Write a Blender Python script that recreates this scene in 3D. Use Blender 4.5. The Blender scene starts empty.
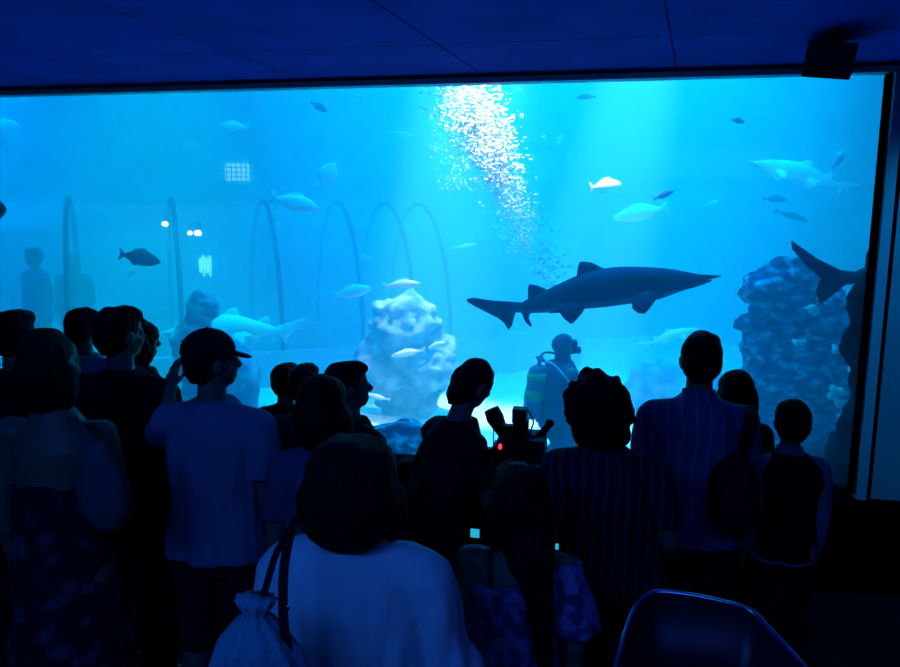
import bpy, bmesh, math, random
from mathutils import Vector, Matrix, Euler, noise
R = math.radians
random.seed(7)
C = bpy.context.scene.collection
sc = bpy.context.scene
FPX = 750.0
CAM = Vector((0, 0, 2.08))
PITCH, YAW, ROLL = 8.5, 11.0, 0.5
YW = 4.40            # plane of the viewing pane
ZT, ZB, XR, XL = 2.862, 0.584, 1.453, -4.9

# ---------------------------------------------------------------- camera
cd = bpy.data.cameras.new('camera'); cam = bpy.data.objects.new('camera', cd); C.objects.link(cam)
cam.location = CAM
Rcam = Matrix.Rotation(R(YAW), 3, 'Z') @ Matrix.Rotation(R(90 - PITCH), 3, 'X') @ Matrix.Rotation(R(ROLL), 3, 'Z')
cam.rotation_euler = Rcam.to_euler()
cd.sensor_width = 36; cd.lens = FPX / 900 * 36; cd.clip_start = 0.05
sc.camera = cam
sc.view_settings.view_transform = 'Standard'; sc.view_settings.look = 'None'
sc.view_settings.gamma = 1; sc.view_settings.use_curve_mapping = False
sc.view_settings.exposure = 0
w = bpy.data.worlds.new('World'); sc.world = w; w.use_nodes = True
w.node_tree.nodes['Background'].inputs[0].default_value = (0, 0, 0, 1)
cy = sc.cycles
cy.max_bounces = 6; cy.diffuse_bounces = 2; cy.glossy_bounces = 2; cy.transmission_bounces = 2
cy.transparent_max_bounces = 12; cy.volume_bounces = 1
cy.use_denoising = True; cy.caustics_reflective = False; cy.caustics_refractive = False
cy.sample_clamp_indirect = 4

def at(px, py, Y):
    """world point seen at photo pixel (px, py) on the plane at depth Y"""
    d = Rcam @ Vector(((px - 450) / FPX, -(py - 333.5) / FPX, -1))
    return CAM + d * (Y / d.y)

# ---------------------------------------------------------------- materials
def mat(name, color, rough=.7, spec=.3, noise_amt=0, noise_scale=8, col2=None, metal=0, bump=0, bump_scale=30,
        emit=None, estr=0, coord='Object', stretch=None, sheen=0, thresh=None):
    m = bpy.data.materials.new(name); m.use_nodes = True
    nt = m.node_tree; b = nt.nodes['Principled BSDF']
    b.inputs['Base Color'].default_value = (*color, 1)
    b.inputs['Roughness'].default_value = rough
    b.inputs['Specular IOR Level'].default_value = spec
    b.inputs['Metallic'].default_value = metal
    if sheen: b.inputs['Sheen Weight'].default_value = sheen
    tc = nt.nodes.new('ShaderNodeTexCoord'); src = tc.outputs[coord]
    if stretch:
        mp = nt.nodes.new('ShaderNodeMapping'); nt.links.new(src, mp.inputs[0]); mp.inputs['Scale'].default_value = stretch
        src = mp.outputs[0]
    if col2 is not None:
        n = nt.nodes.new('ShaderNodeTexNoise'); n.inputs['Scale'].default_value = noise_scale; n.inputs['Detail'].default_value = 5
        nt.links.new(src, n.inputs['Vector'])
        r = nt.nodes.new('ShaderNodeValToRGB'); nt.links.new(n.outputs['Fac'], r.inputs[0])
        lo, hi = thresh or (.38, .64)
        r.color_ramp.elements[0].position = lo; r.color_ramp.elements[1].position = hi
        r.color_ramp.elements[0].color = (*color, 1); r.color_ramp.elements[1].color = (*col2, 1)
        nt.links.new(r.outputs[0], b.inputs['Base Color'])
    if bump:
        n2 = nt.nodes.new('ShaderNodeTexNoise'); n2.inputs['Scale'].default_value = bump_scale; n2.inputs['Detail'].default_value = 4
        nt.links.new(src, n2.inputs['Vector'])
        bp = nt.nodes.new('ShaderNodeBump'); bp.inputs['Strength'].default_value = bump; bp.inputs['Distance'].default_value = .02
        nt.links.new(n2.outputs['Fac'], bp.inputs['Height']); nt.links.new(bp.outputs[0], b.inputs['Normal'])
    if emit:
        b.inputs['Emission Color'].default_value = (*emit, 1); b.inputs['Emission Strength'].default_value = estr
    return m

def stripe_mat(name, base, line, period=.03, width=.16, axis='X', rough=.8, bump=.3):
    """woven cloth with vertical stripes"""
    m = mat(name, base, rough, .2, bump=bump, bump_scale=14)
    nt = m.node_tree; b = nt.nodes['Principled BSDF']
    tc = nt.nodes.new('ShaderNodeTexCoord'); sp = nt.nodes.new('ShaderNodeSeparateXYZ'); nt.links.new(tc.outputs['Object'], sp.inputs[0])
    mu = nt.nodes.new('ShaderNodeMath'); mu.operation = 'MULTIPLY'; mu.inputs[1].default_value = 1 / period
    nt.links.new(sp.outputs[axis], mu.inputs[0])
    nz = nt.nodes.new('ShaderNodeTexNoise'); nz.inputs['Scale'].default_value = 6; nt.links.new(tc.outputs['Object'], nz.inputs['Vector'])
    ad = nt.nodes.new('ShaderNodeMath'); ad.operation = 'MULTIPLY_ADD'; ad.inputs[1].default_value = .9
    nt.links.new(nz.outputs['Fac'], ad.inputs[0]); nt.links.new(mu.outputs[0], ad.inputs[2])
    fr = nt.nodes.new('ShaderNodeMath'); fr.operation = 'FRACT'; nt.links.new(ad.outputs[0], fr.inputs[0])
    lt = nt.nodes.new('ShaderNodeMath'); lt.operation = 'LESS_THAN'; lt.inputs[1].default_value = width; nt.links.new(fr.outputs[0], lt.inputs[0])
    mx = nt.nodes.new('ShaderNodeMix'); mx.data_type = 'RGBA'
    mx.inputs[6].default_value = (*base, 1); mx.inputs[7].default_value = (*line, 1)
    nt.links.new(lt.outputs[0], mx.inputs[0]); nt.links.new(mx.outputs[2], b.inputs['Base Color'])
    return m

# ---------------------------------------------------------------- mesh helpers
def link(name, me, m=None, parent=None, smooth=True):
    o = bpy.data.objects.new(name, me); C.objects.link(o)
    if m is not None:
        for mm in (m if isinstance(m, (list, tuple)) else [m]): me.materials.append(mm)
    if parent is not None: o.parent = parent
    if smooth:
        for p in me.polygons: p.use_smooth = True
    return o
def obj(name, bm, m=None, parent=None, smooth=False):
    bmesh.ops.recalc_face_normals(bm, faces=bm.faces)
    me = bpy.data.meshes.new(name); bm.to_mesh(me); bm.free()
    return link(name, me, m, parent, smooth)
def tag(o, label, cat, group=None):
    o['label'] = label; o['category'] = cat
    if group: o['group'] = group
    return o
def struct(o): o['kind'] = 'structure'; return o
def thing(name, label, cat, loc=(0, 0, 0), rot=(0, 0, 0), group=None):
    o = bpy.data.objects.new(name, None); C.objects.link(o); o.location = loc; o.rotation_euler = rot
    o.empty_display_size = .1
    return tag(o, label, cat, group)
def box(bm, lo, hi, rot=None, bev=0):
    lo, hi = Vector(lo), Vector(hi); c = (lo + hi) / 2; s = hi - lo
    M = Matrix.Translation(c)
    if rot: M = M @ Euler(rot).to_matrix().to_4x4()
    M = M @ Matrix.Diagonal((*s, 1))
    r = bmesh.ops.create_cube(bm, size=1, matrix=M)
    if bev:
        es = list({e for v in r['verts'] for e in v.link_edges})
        bmesh.ops.bevel(bm, geom=es, offset=bev, segments=2, affect='EDGES', profile=.7)
def ring_loft(bm, rings, cap=True):
    vs = [[bm.verts.new(p) for p in r] for r in rings]
    n = len(vs[0])
    for a, b in zip(vs, vs[1:]):
        for i in range(n): bm.faces.new((a[i], a[(i + 1) % n], b[(i + 1) % n], b[i]))
    if cap:
        bm.faces.new(vs[0][::-1]); bm.faces.new(vs[-1])
def cone(bm, p0, p1, r0, r1, seg=14, flat=1.0, up=None):
    """tapered tube between two points, flat ends; flat squeezes it along its second axis"""
    p0, p1 = Vector(p0), Vector(p1); d = (p1 - p0)
    if d.length < 1e-6: return
    d.normalize()
    u = Vector(up) if up is not None else (Vector((0, 1, 0)) if abs(d.y) < .9 else Vector((1, 0, 0)))
    a = d.cross(u).normalized(); b = d.cross(a)
    rs = [[p + (a * math.cos(t) + b * math.sin(t) * flat) * r for t in [i * 2 * math.pi / seg for i in range(seg)]] for p, r in ((p0, r0), (p1, r1))]
    ring_loft(bm, rs)
def ell(bm, c, r, rot=None, seg=18, rings=12):
    M = Matrix.Translation(c)
    if rot is not None: M = M @ Euler(rot).to_matrix().to_4x4()
    M = M @ Matrix.Diagonal((*r, 1))
    top = bm.verts.new(M @ Vector((0, 0, 1))); bot = bm.verts.new(M @ Vector((0, 0, -1))); rs = []
    for j in range(1, rings):
        f = math.pi * j / rings; sf, cf = math.sin(f), math.cos(f)
        rs.append([bm.verts.new(M @ Vector((sf * math.cos(2 * math.pi * i / seg), sf * math.sin(2 * math.pi * i / seg), cf))) for i in range(seg)])
    for i in range(seg):
        k = (i + 1) % seg
        bm.faces.new((top, rs[0][i], rs[0][k])); bm.faces.new((bot, rs[-1][k], rs[-1][i]))
        for a, b in zip(rs, rs[1:]): bm.faces.new((a[i], b[i], b[k], a[k]))
def capsule(bm, p0, p1, r0, r1, seg=14):
    cone(bm, p0, p1, r0, r1, seg); ell(bm, p0, (r0,) * 3, seg=seg, rings=10); ell(bm, p1, (r1,) * 3, seg=seg, rings=10)
def tube(bm, pts, r, seg=10, closed=False):
    pts = [Vector(p) for p in pts]; rings = []
    prev = None
    for i, p in enumerate(pts):
        d = (pts[min(i + 1, len(pts) - 1)] - pts[max(i - 1, 0)]).normalized()
        if prev is None:
            u = Vector((0, 0, 1)) if abs(d.z) < .9 else Vector((1, 0, 0)); a = d.cross(u).normalized()
        else: a = (prev - d * prev.dot(d)).normalized()
        prev = a; b = d.cross(a)
        rr = r[i] if isinstance(r, (list, tuple)) else r
        rings.append([p + (a * math.cos(t) + b * math.sin(t)) * rr for t in [k * 2 * math.pi / seg for k in range(seg)]])
    ring_loft(bm, rings)
def fair(pts, n=6):
    """Catmull-Rom through the points"""
    P = [Vector(p) for p in pts]; out = []
    for i in range(len(P) - 1):
        a, b, c, d = P[max(i - 1, 0)], P[i], P[i + 1], P[min(i + 2, len(P) - 1)]
        for k in range(n):
            t = k / n
            out.append(.5 * ((2 * b) + (c - a) * t + (2 * a - 5 * b + 4 * c - d) * t * t + (3 * b - a - 3 * c + d) * t ** 3))
    out.append(P[-1]); return out
def plate(bm, outline, th, origin=(0, 0, 0), ux=(1, 0, 0), uy=(0, 0, 1)):
    """outline (2-D) to a solid plate, thin at its rim"""
    ux, uy = Vector(ux), Vector(uy); n = ux.cross(uy).normalized(); o = Vector(origin)
    c = Vector((sum(p[0] for p in outline) / len(outline), sum(p[1] for p in outline) / len(outline)))
    rings = []
    for s, h in ((.0, .5), (.62, .5), (1., .06), (1., -.06), (.62, -.5), (0, -.5)):
        rings.append([o + ux * (c.x + (p[0] - c.x) * max(s, .02)) + uy * (c.y + (p[1] - c.y) * max(s, .02)) + n * th * h for p in outline])
    ring_loft(bm, rings)
def remesh(bm, voxel, smooth=4, sub=0):
    """one continuous skin over everything in bm"""
    me = bpy.data.meshes.new('tmp'); bm.to_mesh(me); bm.free()
    o = bpy.data.objects.new('tmp', me); C.objects.link(o)
    m = o.modifiers.new('r', 'REMESH'); m.mode = 'VOXEL'; m.voxel_size = voxel; m.adaptivity = 0
    if smooth:
        s = o.modifiers.new('s', 'SMOOTH'); s.factor = .5; s.iterations = smooth
    dg = bpy.context.evaluated_depsgraph_get(); dg.update()
    me2 = bpy.data.meshes.new_from_object(o.evaluated_get(dg), depsgraph=dg)
    bpy.data.objects.remove(o); bpy.data.meshes.remove(me)
    return me2
def ruffle(me, amp, scale, stretch=(1, 1, .3), off=0, octaves=2, zone=None):
    me.update()
    nr = [Vector(v.normal) for v in me.vertices]
    for v, n in zip(me.vertices, nr):
        p = Vector((v.co.x * stretch[0], v.co.y * stretch[1], v.co.z * stretch[2])) * scale + Vector((off, off * .7, off * .3))
        k = noise.fractal(p, 1, 2, octaves)
        a = amp if zone is None else amp * zone(v.co)
        v.co += n * k * a
# ================================================================ the setting
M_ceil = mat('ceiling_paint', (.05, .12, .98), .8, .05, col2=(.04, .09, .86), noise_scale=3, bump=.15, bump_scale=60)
M_wall = mat('dark_wall_paint', (.012, .014, .03), .7, .2)
M_panel = mat('blue_wall_panel', (.2, .62, .55), .5, .3, col2=(.16, .52, .50), noise_scale=4)
M_frame = mat('teal_metal_frame', (.25, .8, .7), .4, .5)
M_gap = mat('black_rubber_gasket', (.0025, .003, .004), .9, .0)
M_carpet = mat('dark_carpet', (.012, .012, .02), .95, .1, bump=.4, bump_scale=200)
M_black = mat('black_plastic', (.008, .008, .012), .6, .3)
RX, LX, BY = 3.2, -5.2, -4.0
def slab(name, lo, hi, m):
    bm = bmesh.new(); box(bm, lo, hi); return struct(obj(name, bm, m))
slab('floor', (LX - .1, BY - .1, -.1), (RX + .1, YW + .3, 0), M_carpet)
slab('wall_left', (LX - .1, BY, 0), (LX, YW, 2.905), M_wall)
slab('wall_right', (RX, BY, 0), (RX + .1, YW, 2.905), M_wall)
slab('wall_back', (LX, BY - .1, 0), (RX, BY, 2.905), M_wall)
# ceiling with panel joints running away from the viewer
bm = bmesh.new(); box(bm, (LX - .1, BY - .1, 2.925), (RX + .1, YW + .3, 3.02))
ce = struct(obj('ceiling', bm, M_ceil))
vx = .245   # direction of the joints
def ceil_panel(name, q):
    bm = bmesh.new(); 
    lo = [bm.verts.new((x, y, 2.905)) for x, y in q]; hi = [bm.verts.new((x, y, 2.9245)) for x, y in q]
    bm.faces.new(lo[::-1]); bm.faces.new(hi)
    for i in range(4): bm.faces.new((lo[i], lo[(i + 1) % 4], hi[(i + 1) % 4], hi[i]))
    return obj(name, bm, M_ceil, ce)
J = sorted([at(570, 72, YW).x - 1.16 * k for k in range(-2, 6)] )
J = [at(677, 65, YW).x - 1.06 * k for k in range(-2, 5)][::-1]
g = .004
rows = [YW, 3.62, 2.42, 1.22, .02]
for a, b in zip(J, J[1:]):
    for k, (y1, y0) in enumerate(zip(rows, rows[1:])):
        s = .13
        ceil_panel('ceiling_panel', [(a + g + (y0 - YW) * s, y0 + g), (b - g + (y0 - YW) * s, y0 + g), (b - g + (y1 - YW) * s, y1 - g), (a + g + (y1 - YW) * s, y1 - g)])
# front wall around the pane
slab('wall_front', (LX, YW, 0), (RX, YW + .25, ZB - .03), M_gap)
wr = slab('wall_front_right', (XR + .085, YW, ZB - .03), (RX, YW + .25, 2.905), M_panel)
wl = slab('wall_front_left', (LX, YW, ZB - .03), (XL, YW + .25, 2.905), M_wall)
slab('wall_front_top', (XL, YW + .005, ZT + .033), (XR + .085, YW + .25, 2.925), M_gap)
slab('trim_1', (XL, YW - .02, ZT), (XR + .06, YW + .06, ZT + .032), M_frame)      # head of the frame
slab('trim_2', (XR, YW + .0, ZB), (XR + .016, YW + .08, ZT), M_gap)
slab('trim_3', (XR + .016, YW - .035, ZB - .02), (XR + .066, YW + .06, ZT), M_frame)
slab('trim_4', (XR + .078, YW + .0, ZB - .03), (XR + .10, YW + .25, 2.905), M_gap)
slab('trim_5', (LX, YW - .10, ZB - .07), (RX, YW - .0005, ZB - .02), M_gap)                # sill ledge
slab('baseboard_front', (LX, YW - .02, 0), (RX, YW - .0005, .07), M_gap)
# pane
mg = bpy.data.materials.new('clear_acrylic'); mg.use_nodes = True; nt = mg.node_tree; nt.nodes.clear()
out = nt.nodes.new('ShaderNodeOutputMaterial'); mx = nt.nodes.new('ShaderNodeMixShader'); tr = nt.nodes.new('ShaderNodeBsdfTransparent'); gl = nt.nodes.new('ShaderNodeBsdfGlossy')
fr = nt.nodes.new('ShaderNodeFresnel'); fr.inputs[0].default_value = 1.25; gl.inputs['Roughness'].default_value = .03
tr.inputs[0].default_value = (.96, .99, 1, 1)
nt.links.new(fr.outputs[0], mx.inputs[0]); nt.links.new(tr.outputs[0], mx.inputs[1]); nt.links.new(gl.outputs[0], mx.inputs[2]); nt.links.new(mx.outputs[0], out.inputs[0])
slab('window_1', (XL, YW + .08, ZB - .03), (XR + .078, YW + .16, ZT + .02), mg)

# ================================================================ the tank
TX0, TX1, TY1, TZ0, TZ1 = -12.5, 6.5, 13.6, -.4, 7.2
M_sand = mat('pale_sand', (.55, .85, .72), .9, .1, col2=(.45, .72, .64), noise_scale=2.5, bump=.6, bump_scale=5)
M_tank = mat('tank_wall_paint', (.06, .50, .45), .9, .1, col2=(.05, .38, .40), noise_scale=.5)
slab('wall_tank_back', (TX0, TY1, TZ0), (TX1, TY1 + .2, TZ1), M_tank)
slab('wall_tank_left', (TX0 - .2, YW + .25, TZ0), (TX0, TY1, TZ1), M_tank)
slab('wall_tank_right', (TX1, YW + .25, TZ0), (TX1 + .2, TY1, TZ1), M_tank)
slab('wall_tank_front_top', (TX0, YW + .0, 3.02), (TX1, YW + .25, TZ1), M_tank)
slab('wall_tank_front_left', (TX0, YW + .06, TZ0), (LX, YW + .25, 3.02), M_tank)
slab('wall_tank_front_right', (RX + .1, YW + .06, TZ0), (TX1, YW + .25, 3.02), M_tank)
slab('ceiling_tank', (TX0, YW + .25, TZ1), (TX1, TY1, TZ1 + .1), M_wall)
# sand bed, gently rolling
bm = bmesh.new()
NX, NY = 90, 46
g_ = [[bm.verts.new((TX0 + (TX1 - TX0) * i / NX, YW + .26 + (TY1 - YW - .26) * j / NY,
      .12 * noise.fractal(Vector((i * .21, j * .21, 3)), 1, 2, 3) + .03 * (j / NY))) for i in range(NX + 1)] for j in range(NY + 1)]
for j in range(NY):
    for i in range(NX): bm.faces.new((g_[j][i], g_[j][i + 1], g_[j + 1][i + 1], g_[j + 1][i]))
sand = struct(obj('floor_tank_sand', bm, M_sand, smooth=True))
# water body
mw = bpy.data.materials.new('sea_water'); mw.use_nodes = True; nt = mw.node_tree; nt.nodes.clear()
out = nt.nodes.new('ShaderNodeOutputMaterial'); vs = nt.nodes.new('ShaderNodeVolumeScatter'); va = nt.nodes.new('ShaderNodeVolumeAbsorption'); ad = nt.nodes.new('ShaderNodeAddShader')
vs.inputs['Color'].default_value = (.08, .8, 1, 1); vs.inputs['Density'].default_value = .22; vs.inputs['Anisotropy'].default_value = .0
va.inputs['Color'].default_value = (.0, .74, .95, 1); va.inputs['Density'].default_value = .06
nt.links.new(vs.outputs[0], ad.inputs[0]); nt.links.new(va.outputs[0], ad.inputs[1]); nt.links.new(ad.outputs[0], out.inputs['Volume'])
bm = bmesh.new(); box(bm, (TX0 + .01, YW + .17, TZ0 + .01), (TX1 - .01, TY1 - .01, TZ1 - .01))
wt = obj('water', bm, mw); wt['kind'] = 'stuff'; tag(wt, 'clear blue sea water filling the whole tank behind the viewing pane', 'water')

# tank lamps: hung just under the water surface; the spots after them are added fills
def area(name, loc, size, sy, power, col, rot=(0, 0, 0), spread=180):
    l = bpy.data.lights.new(name, 'AREA'); l.shape = 'RECTANGLE'; l.size = size; l.size_y = sy; l.energy = power; l.color = col; l.spread = R(spread)
    o = bpy.data.objects.new(name, l); C.objects.link(o); o.location = loc; o.rotation_euler = rot; return o
def spot(name, loc, target, power, col, angle=40, blend=.6, rad=.1):
    l = bpy.data.lights.new(name, 'SPOT'); l.energy = power; l.color = col; l.spot_size = R(angle); l.spot_blend = blend; l.shadow_soft_size = rad
    o = bpy.data.objects.new(name, l); C.objects.link(o); o.location = loc
    o.rotation_euler = (Vector(target) - Vector(loc)).to_track_quat('-Z', 'Y').to_euler(); return o
cyan = (.0, .42, 1)
area('tank_lamp', (-.4, 7.4, 6.9), 3.0, 3.0, 950, (0, .26, 1), spread=72)
area('tank_lamp', (-9.0, 8.6, 6.9), 3.4, 4.5, 1150, (0, .31, 1), spread=72)
area('tank_lamp', (-1.0, 11.6, 6.9), 9, 2.5, 900, (0, .50, 1), spread=110)
area('tank_lamp', (-4.2, 6.4, 6.9), 3, 2.4, 130, (0, .25, 1), spread=110)
spot('bubble_fill', (-.5, 4.9, 4.6), at(480, 145, 6.0), 2600, (.62, 1, .88), 26, .9, .12)  # added unseen spot above the pane, front-lights the bubbles
spot('reef_fill', (-2.9, 4.85, 4.7), (-2.6, 6.6, 1.7), 260, (.0, .6, 1), 80, .9, .15)  # added unseen spot above the pane, brightens the pale fish on the left
spot('sand_fill', (.9, 6.6, 6.8), at(562, 425, 7.6), 12500, (.5, .95, 1), 14, .6, .08)  # added narrow spot standing in for a caustic patch on the sand
spot('sand_fill', (-1.2, 7.4, 6.8), at(428, 422, 7.7), 11500, (.5, .95, 1), 16, .6, .08)  # added narrow spot for the second caustic patch
spot('sand_fill', (-4.6, 7.2, 6.8), at(160, 372, 7.2), 4200, (.0, .85, 1), 32, .8, .08)  # added spot, brightens the lower left of the tank
spot('sand_fill', (2.2, 8.4, 6.8), at(690, 360, 8.6), 2600, (0, .9, 1), 40, .9, .1)  # added soft spot, makes the low water at the right more cyan
# room lamps: blue ceiling panels behind the visitors
area('ceiling_lamp', (-1.3, -.3, 2.92), 1.6, 1.2, 42, (.015, .15, 1), (R(28), 0, 0), 150)
area('ceiling_lamp', (1.3, -.3, 2.92), 1.2, 1.2, 15, (.03, .12, 1), (R(28), 0, 0), 150)
spot('panel_fill', (2.3, 3.5, 2.88), (1.75, 4.4, 1.6), 60, (0, .30, 1), 75, .9, .06)  # added unseen spot, lifts the blue panel right of the window
# ================================================================ people
def atd(px, py, D):
    """world point seen at photo pixel (px, py), D metres ahead of the camera"""
    return CAM + Rcam @ Vector(((px - 450) / FPX * D, -(py - 333.5) / FPX * D, -D))
SKIN = (.20, .12, .08)
M_skin = mat('skin', SKIN, .55, .35, col2=(.23, .14, .09), noise_scale=14, bump=.08, bump_scale=120)
M_skin_tan = mat('tanned_skin', (.16, .12, .07), .55, .35, col2=(.19, .13, .08), noise_scale=14)
M_eye = mat('eye_white', (.6, .6, .6), .2, .5); M_iris = mat('eye_iris', (.03, .02, .015), .2, .5); M_lip = mat('lips', (.30, .10, .09), .5, .3)
def hairmat(n, c): return mat(n, c, .7, .12, bump=.8, bump_scale=60, stretch=(1, 1, .12), col2=tuple(k * 1.8 for k in c), noise_scale=20)
M_hair_black = hairmat('black_hair', (.004, .004, .004)); M_hair_brown = hairmat('brown_hair', (.010, .007, .005)); M_hair_fair = hairmat('fair_hair', (.07, .05, .025))
def cloth(n, c, c2=None, sc_=5, th=None, rough=.85): return mat(n, c, rough, .15, col2=c2, noise_scale=sc_, bump=.25, bump_scale=9, thresh=th)

def sm(t): t = max(0, min(1, t)); return t * t * (3 - 2 * t)
class Fig:
    """a human figure in metres for a 1.72 m body facing +Y, scaled at the end"""
    def __init__(s, H, wid=1., fat=1., lean=(0, 0), head=(0, 0, 0), hs=1., drop=0.):
        s.k = H / (1.72 - drop); s.wid, s.fat, s.lean, s.hs, s.drop = wid, fat, Vector((*lean, 0)), hs, drop
        s.head = Euler((R(head[0]), R(head[1]), R(head[2])), 'XYZ').to_matrix()
        s.nb = Vector((0, -.005, 1.49))
    def W(s, p):
        q = Vector(p); t = max(0, (q.z - .92) / .55); q += s.lean * min(t, 1.6) ** 1.15
        q.z -= abs(s.lean.length) ** 2 * .5 * min(t, 1.6); return q
    def Hd(s, p): return s.nb + s.head @ ((Vector(p) - s.nb) * s.hs)
    def mapv(s, bm, f, start=0):
        for v in list(bm.verts)[start:]: v.co = f(v.co)
    def up(s, bm, start=0, head=False):
        bm.verts.ensure_lookup_table()
        s.mapv(bm, lambda p: s.W(s.Hd(p) if head else p), start)
    def fin(s, me):
        for v in me.vertices:
            v.co.z -= 0 if getattr(s, 'nodrop', False) else s.drop; v.co *= s.k
        me.update(); return me

def loft(bm, secs, seg=28, wx=1., wy=1., sq=1.):
    rings = []
    for q in secs:
        z, rx, ry = q[:3]; yo = q[3] if len(q) > 3 else 0; xo = q[4] if len(q) > 4 else 0
        rr = []
        for i in range(seg):
            t = 2 * math.pi * i / seg; c, s_ = math.cos(t), math.sin(t)
            c = math.copysign(abs(c) ** sq, c); s_ = math.copysign(abs(s_) ** sq, s_)
            rr.append((xo + rx * wx * c, yo + ry * wy * s_, z))
        rings.append(rr)
    ring_loft(bm, rings)

def hand(bm, w, d, n, side, curl=.5):
    """palm, four unequal fingers and a thumb; d = finger direction, n = palm normal"""
    d = Vector(d).normalized(); n = (Vector(n) - d * Vector(n).dot(d)).normalized(); a = d.cross(n).normalized() * side
    w = Vector(w)
    for k in range(4):
        cone(bm, w + a * (-.022 + .015 * k) * .8, w + d * .085 + a * (-.03 + .02 * k), .016, .013, 8)
    ell(bm, w + d * .045, (.03, .03, .03), seg=10, rings=8)
    for k, L in enumerate((.068, .078, .074, .058)):
        b = w + d * .082 + a * (.03 - .02 * k)
        ang = curl * .9; p1 = b + (d * math.cos(ang * .6) + n * math.sin(ang * .6)) * L * .45
        p2 = p1 + (d * math.cos(ang * 1.5) + n * math.sin(ang * 1.5)) * L * .32
        p3 = p2 + (d * math.cos(ang * 2.2) + n * math.sin(ang * 2.2)) * L * .25
        capsule(bm, b, p1, .0098, .0090, 8); capsule(bm, p1, p2, .0090, .0084, 8); capsule(bm, p2, p3, .0084, .0076, 8)
    t0 = w + d * .02 + a * .028; t1 = t0 + (d * .7 + a * .6 + n * .3).normalized() * .042; t2 = t1 + (d * .9 + a * .15 + n * .4).normalized() * .032
    capsule(bm, t0, t1, .013, .0105, 8); capsule(bm, t1, t2, .0105, .009, 8)

TORSO = [(.80, .135, .095), (.86, .165, .112), (.93, .166, .115), (1.0, .15, .10), (1.08, .138, .092), (1.2, .150, .10), (1.32, .160, .102), (1.38, .138, .084), (1.42, .095, .068), (1.46, .060, .058)]
DEFARM = lambda sd: ((sd * .035, -.02, -.275), (sd * .005, .06, -.235), (0, .18, -1), (-sd, .1, 0))
def arm_pts(F, a, sd):
    sh = Vector((sd * .172 * F.wid, -.005, 1.368)); S = F.W(sh)
    e = S + Vector(a[0]); w_ = e + Vector(a[1]); return S, e, w_

def build_body(F, arms, legs=None, skin=None, name='body', root=None):
    bm = bmesh.new()
    loft(bm, TORSO, wx=F.wid, wy=F.fat)
    cone(bm, (0, -.012, 1.44), (0, -.004, 1.56), .056 * (1 + (F.wid - 1) * .4), .052)
    for sd in (-1, 1): ell(bm, (sd * .145 * F.wid, -.005, 1.368), (.060, .056, .050))
    F.up(bm); n0 = len(bm.verts)
    # head
    ell(bm, (0, -.014, 1.632), (.074, .094, .088)); ell(bm, (0, .022, 1.572), (.057, .066, .070)); ell(bm, (0, .05, 1.535), (.034, .035, .026))
    ell(bm, (0, .052, 1.645), (.055, .036, .045)); ell(bm, (0, .079, 1.622), (.05, .014, .011))          # forehead, brow
    cone(bm, (0, .085, 1.622), (0, .108, 1.585), .009, .015, 8); ell(bm, (0, .10, 1.583), (.017, .014, .010))  # nose
    ell(bm, (0, .082, 1.553), (.025, .012, .007)); ell(bm, (0, .080, 1.543), (.022, .012, .008))                 # lips
    for sd in (-1, 1):
        ell(bm, (sd * .076, -.006, 1.597), (.010, .02, .032), (0, sd * .25, 0)); ell(bm, (sd * .03, .080, 1.608), (.014, .010, .009))
        ell(bm, (sd * .038, .062, 1.578), (.022, .022, .022))
    F.up(bm, n0, True)
    for sd, a in zip((-1, 1), arms):
        S, e, w_ = arm_pts(F, a, sd)
        capsule(bm, S, e, .049 * F.fat, .038); capsule(bm, e, w_, .040, .026)
        ell(bm, e.lerp(w_, .3), (.042, .042, .042)); hand(bm, w_, a[2], a[3], sd, .5)
    for sd, L in zip((-1, 1), legs or (None, None)):
        hip = Vector((sd * .088 * F.wid, 0, .86)); kn = Vector((sd * .10 * F.wid, .015, .48)); an = Vector((sd * .105 * F.wid, -.02, .085)); ft = Vector((sd * .125 * F.wid, .12, .03))
        if L: kn, an, ft = (Vector(q) for q in L)
        capsule(bm, hip, kn, .088 * F.fat, .055); capsule(bm, kn, an, .056, .036); ell(bm, kn.lerp(an, .28) + Vector((0, -.015, 0)), (.058, .06, .09))
        cone(bm, an.lerp(ft, -.3), ft, .036, .026, 12, .8); ell(bm, ft, (.04, .05, .026))
    me = F.fin(remesh(bm, .0075, 3))
    o = link(name, me, [skin or M_skin, M_eye, M_iris, M_lip], root)
    k = F.k
    def hp(p): q = F.W(F.Hd(Vector(p))); q.z -= F.drop; return q * k
    eyes = [hp((sd * .03, .092, 1.608)) for sd in (-1, 1)]; lip = hp((0, .094, 1.548))
    for p in me.polygons:
        c = p.center
        for e in eyes:
            d = (c - e).length
            if d < .0065 * k: p.material_index = 2
            elif d < .013 * k and abs(c.z - e.z) < .006: p.material_index = 1
        if (c - lip).length < .022 * k and abs(c.z - lip.z) < .009: p.material_index = 3
    return o

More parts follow.
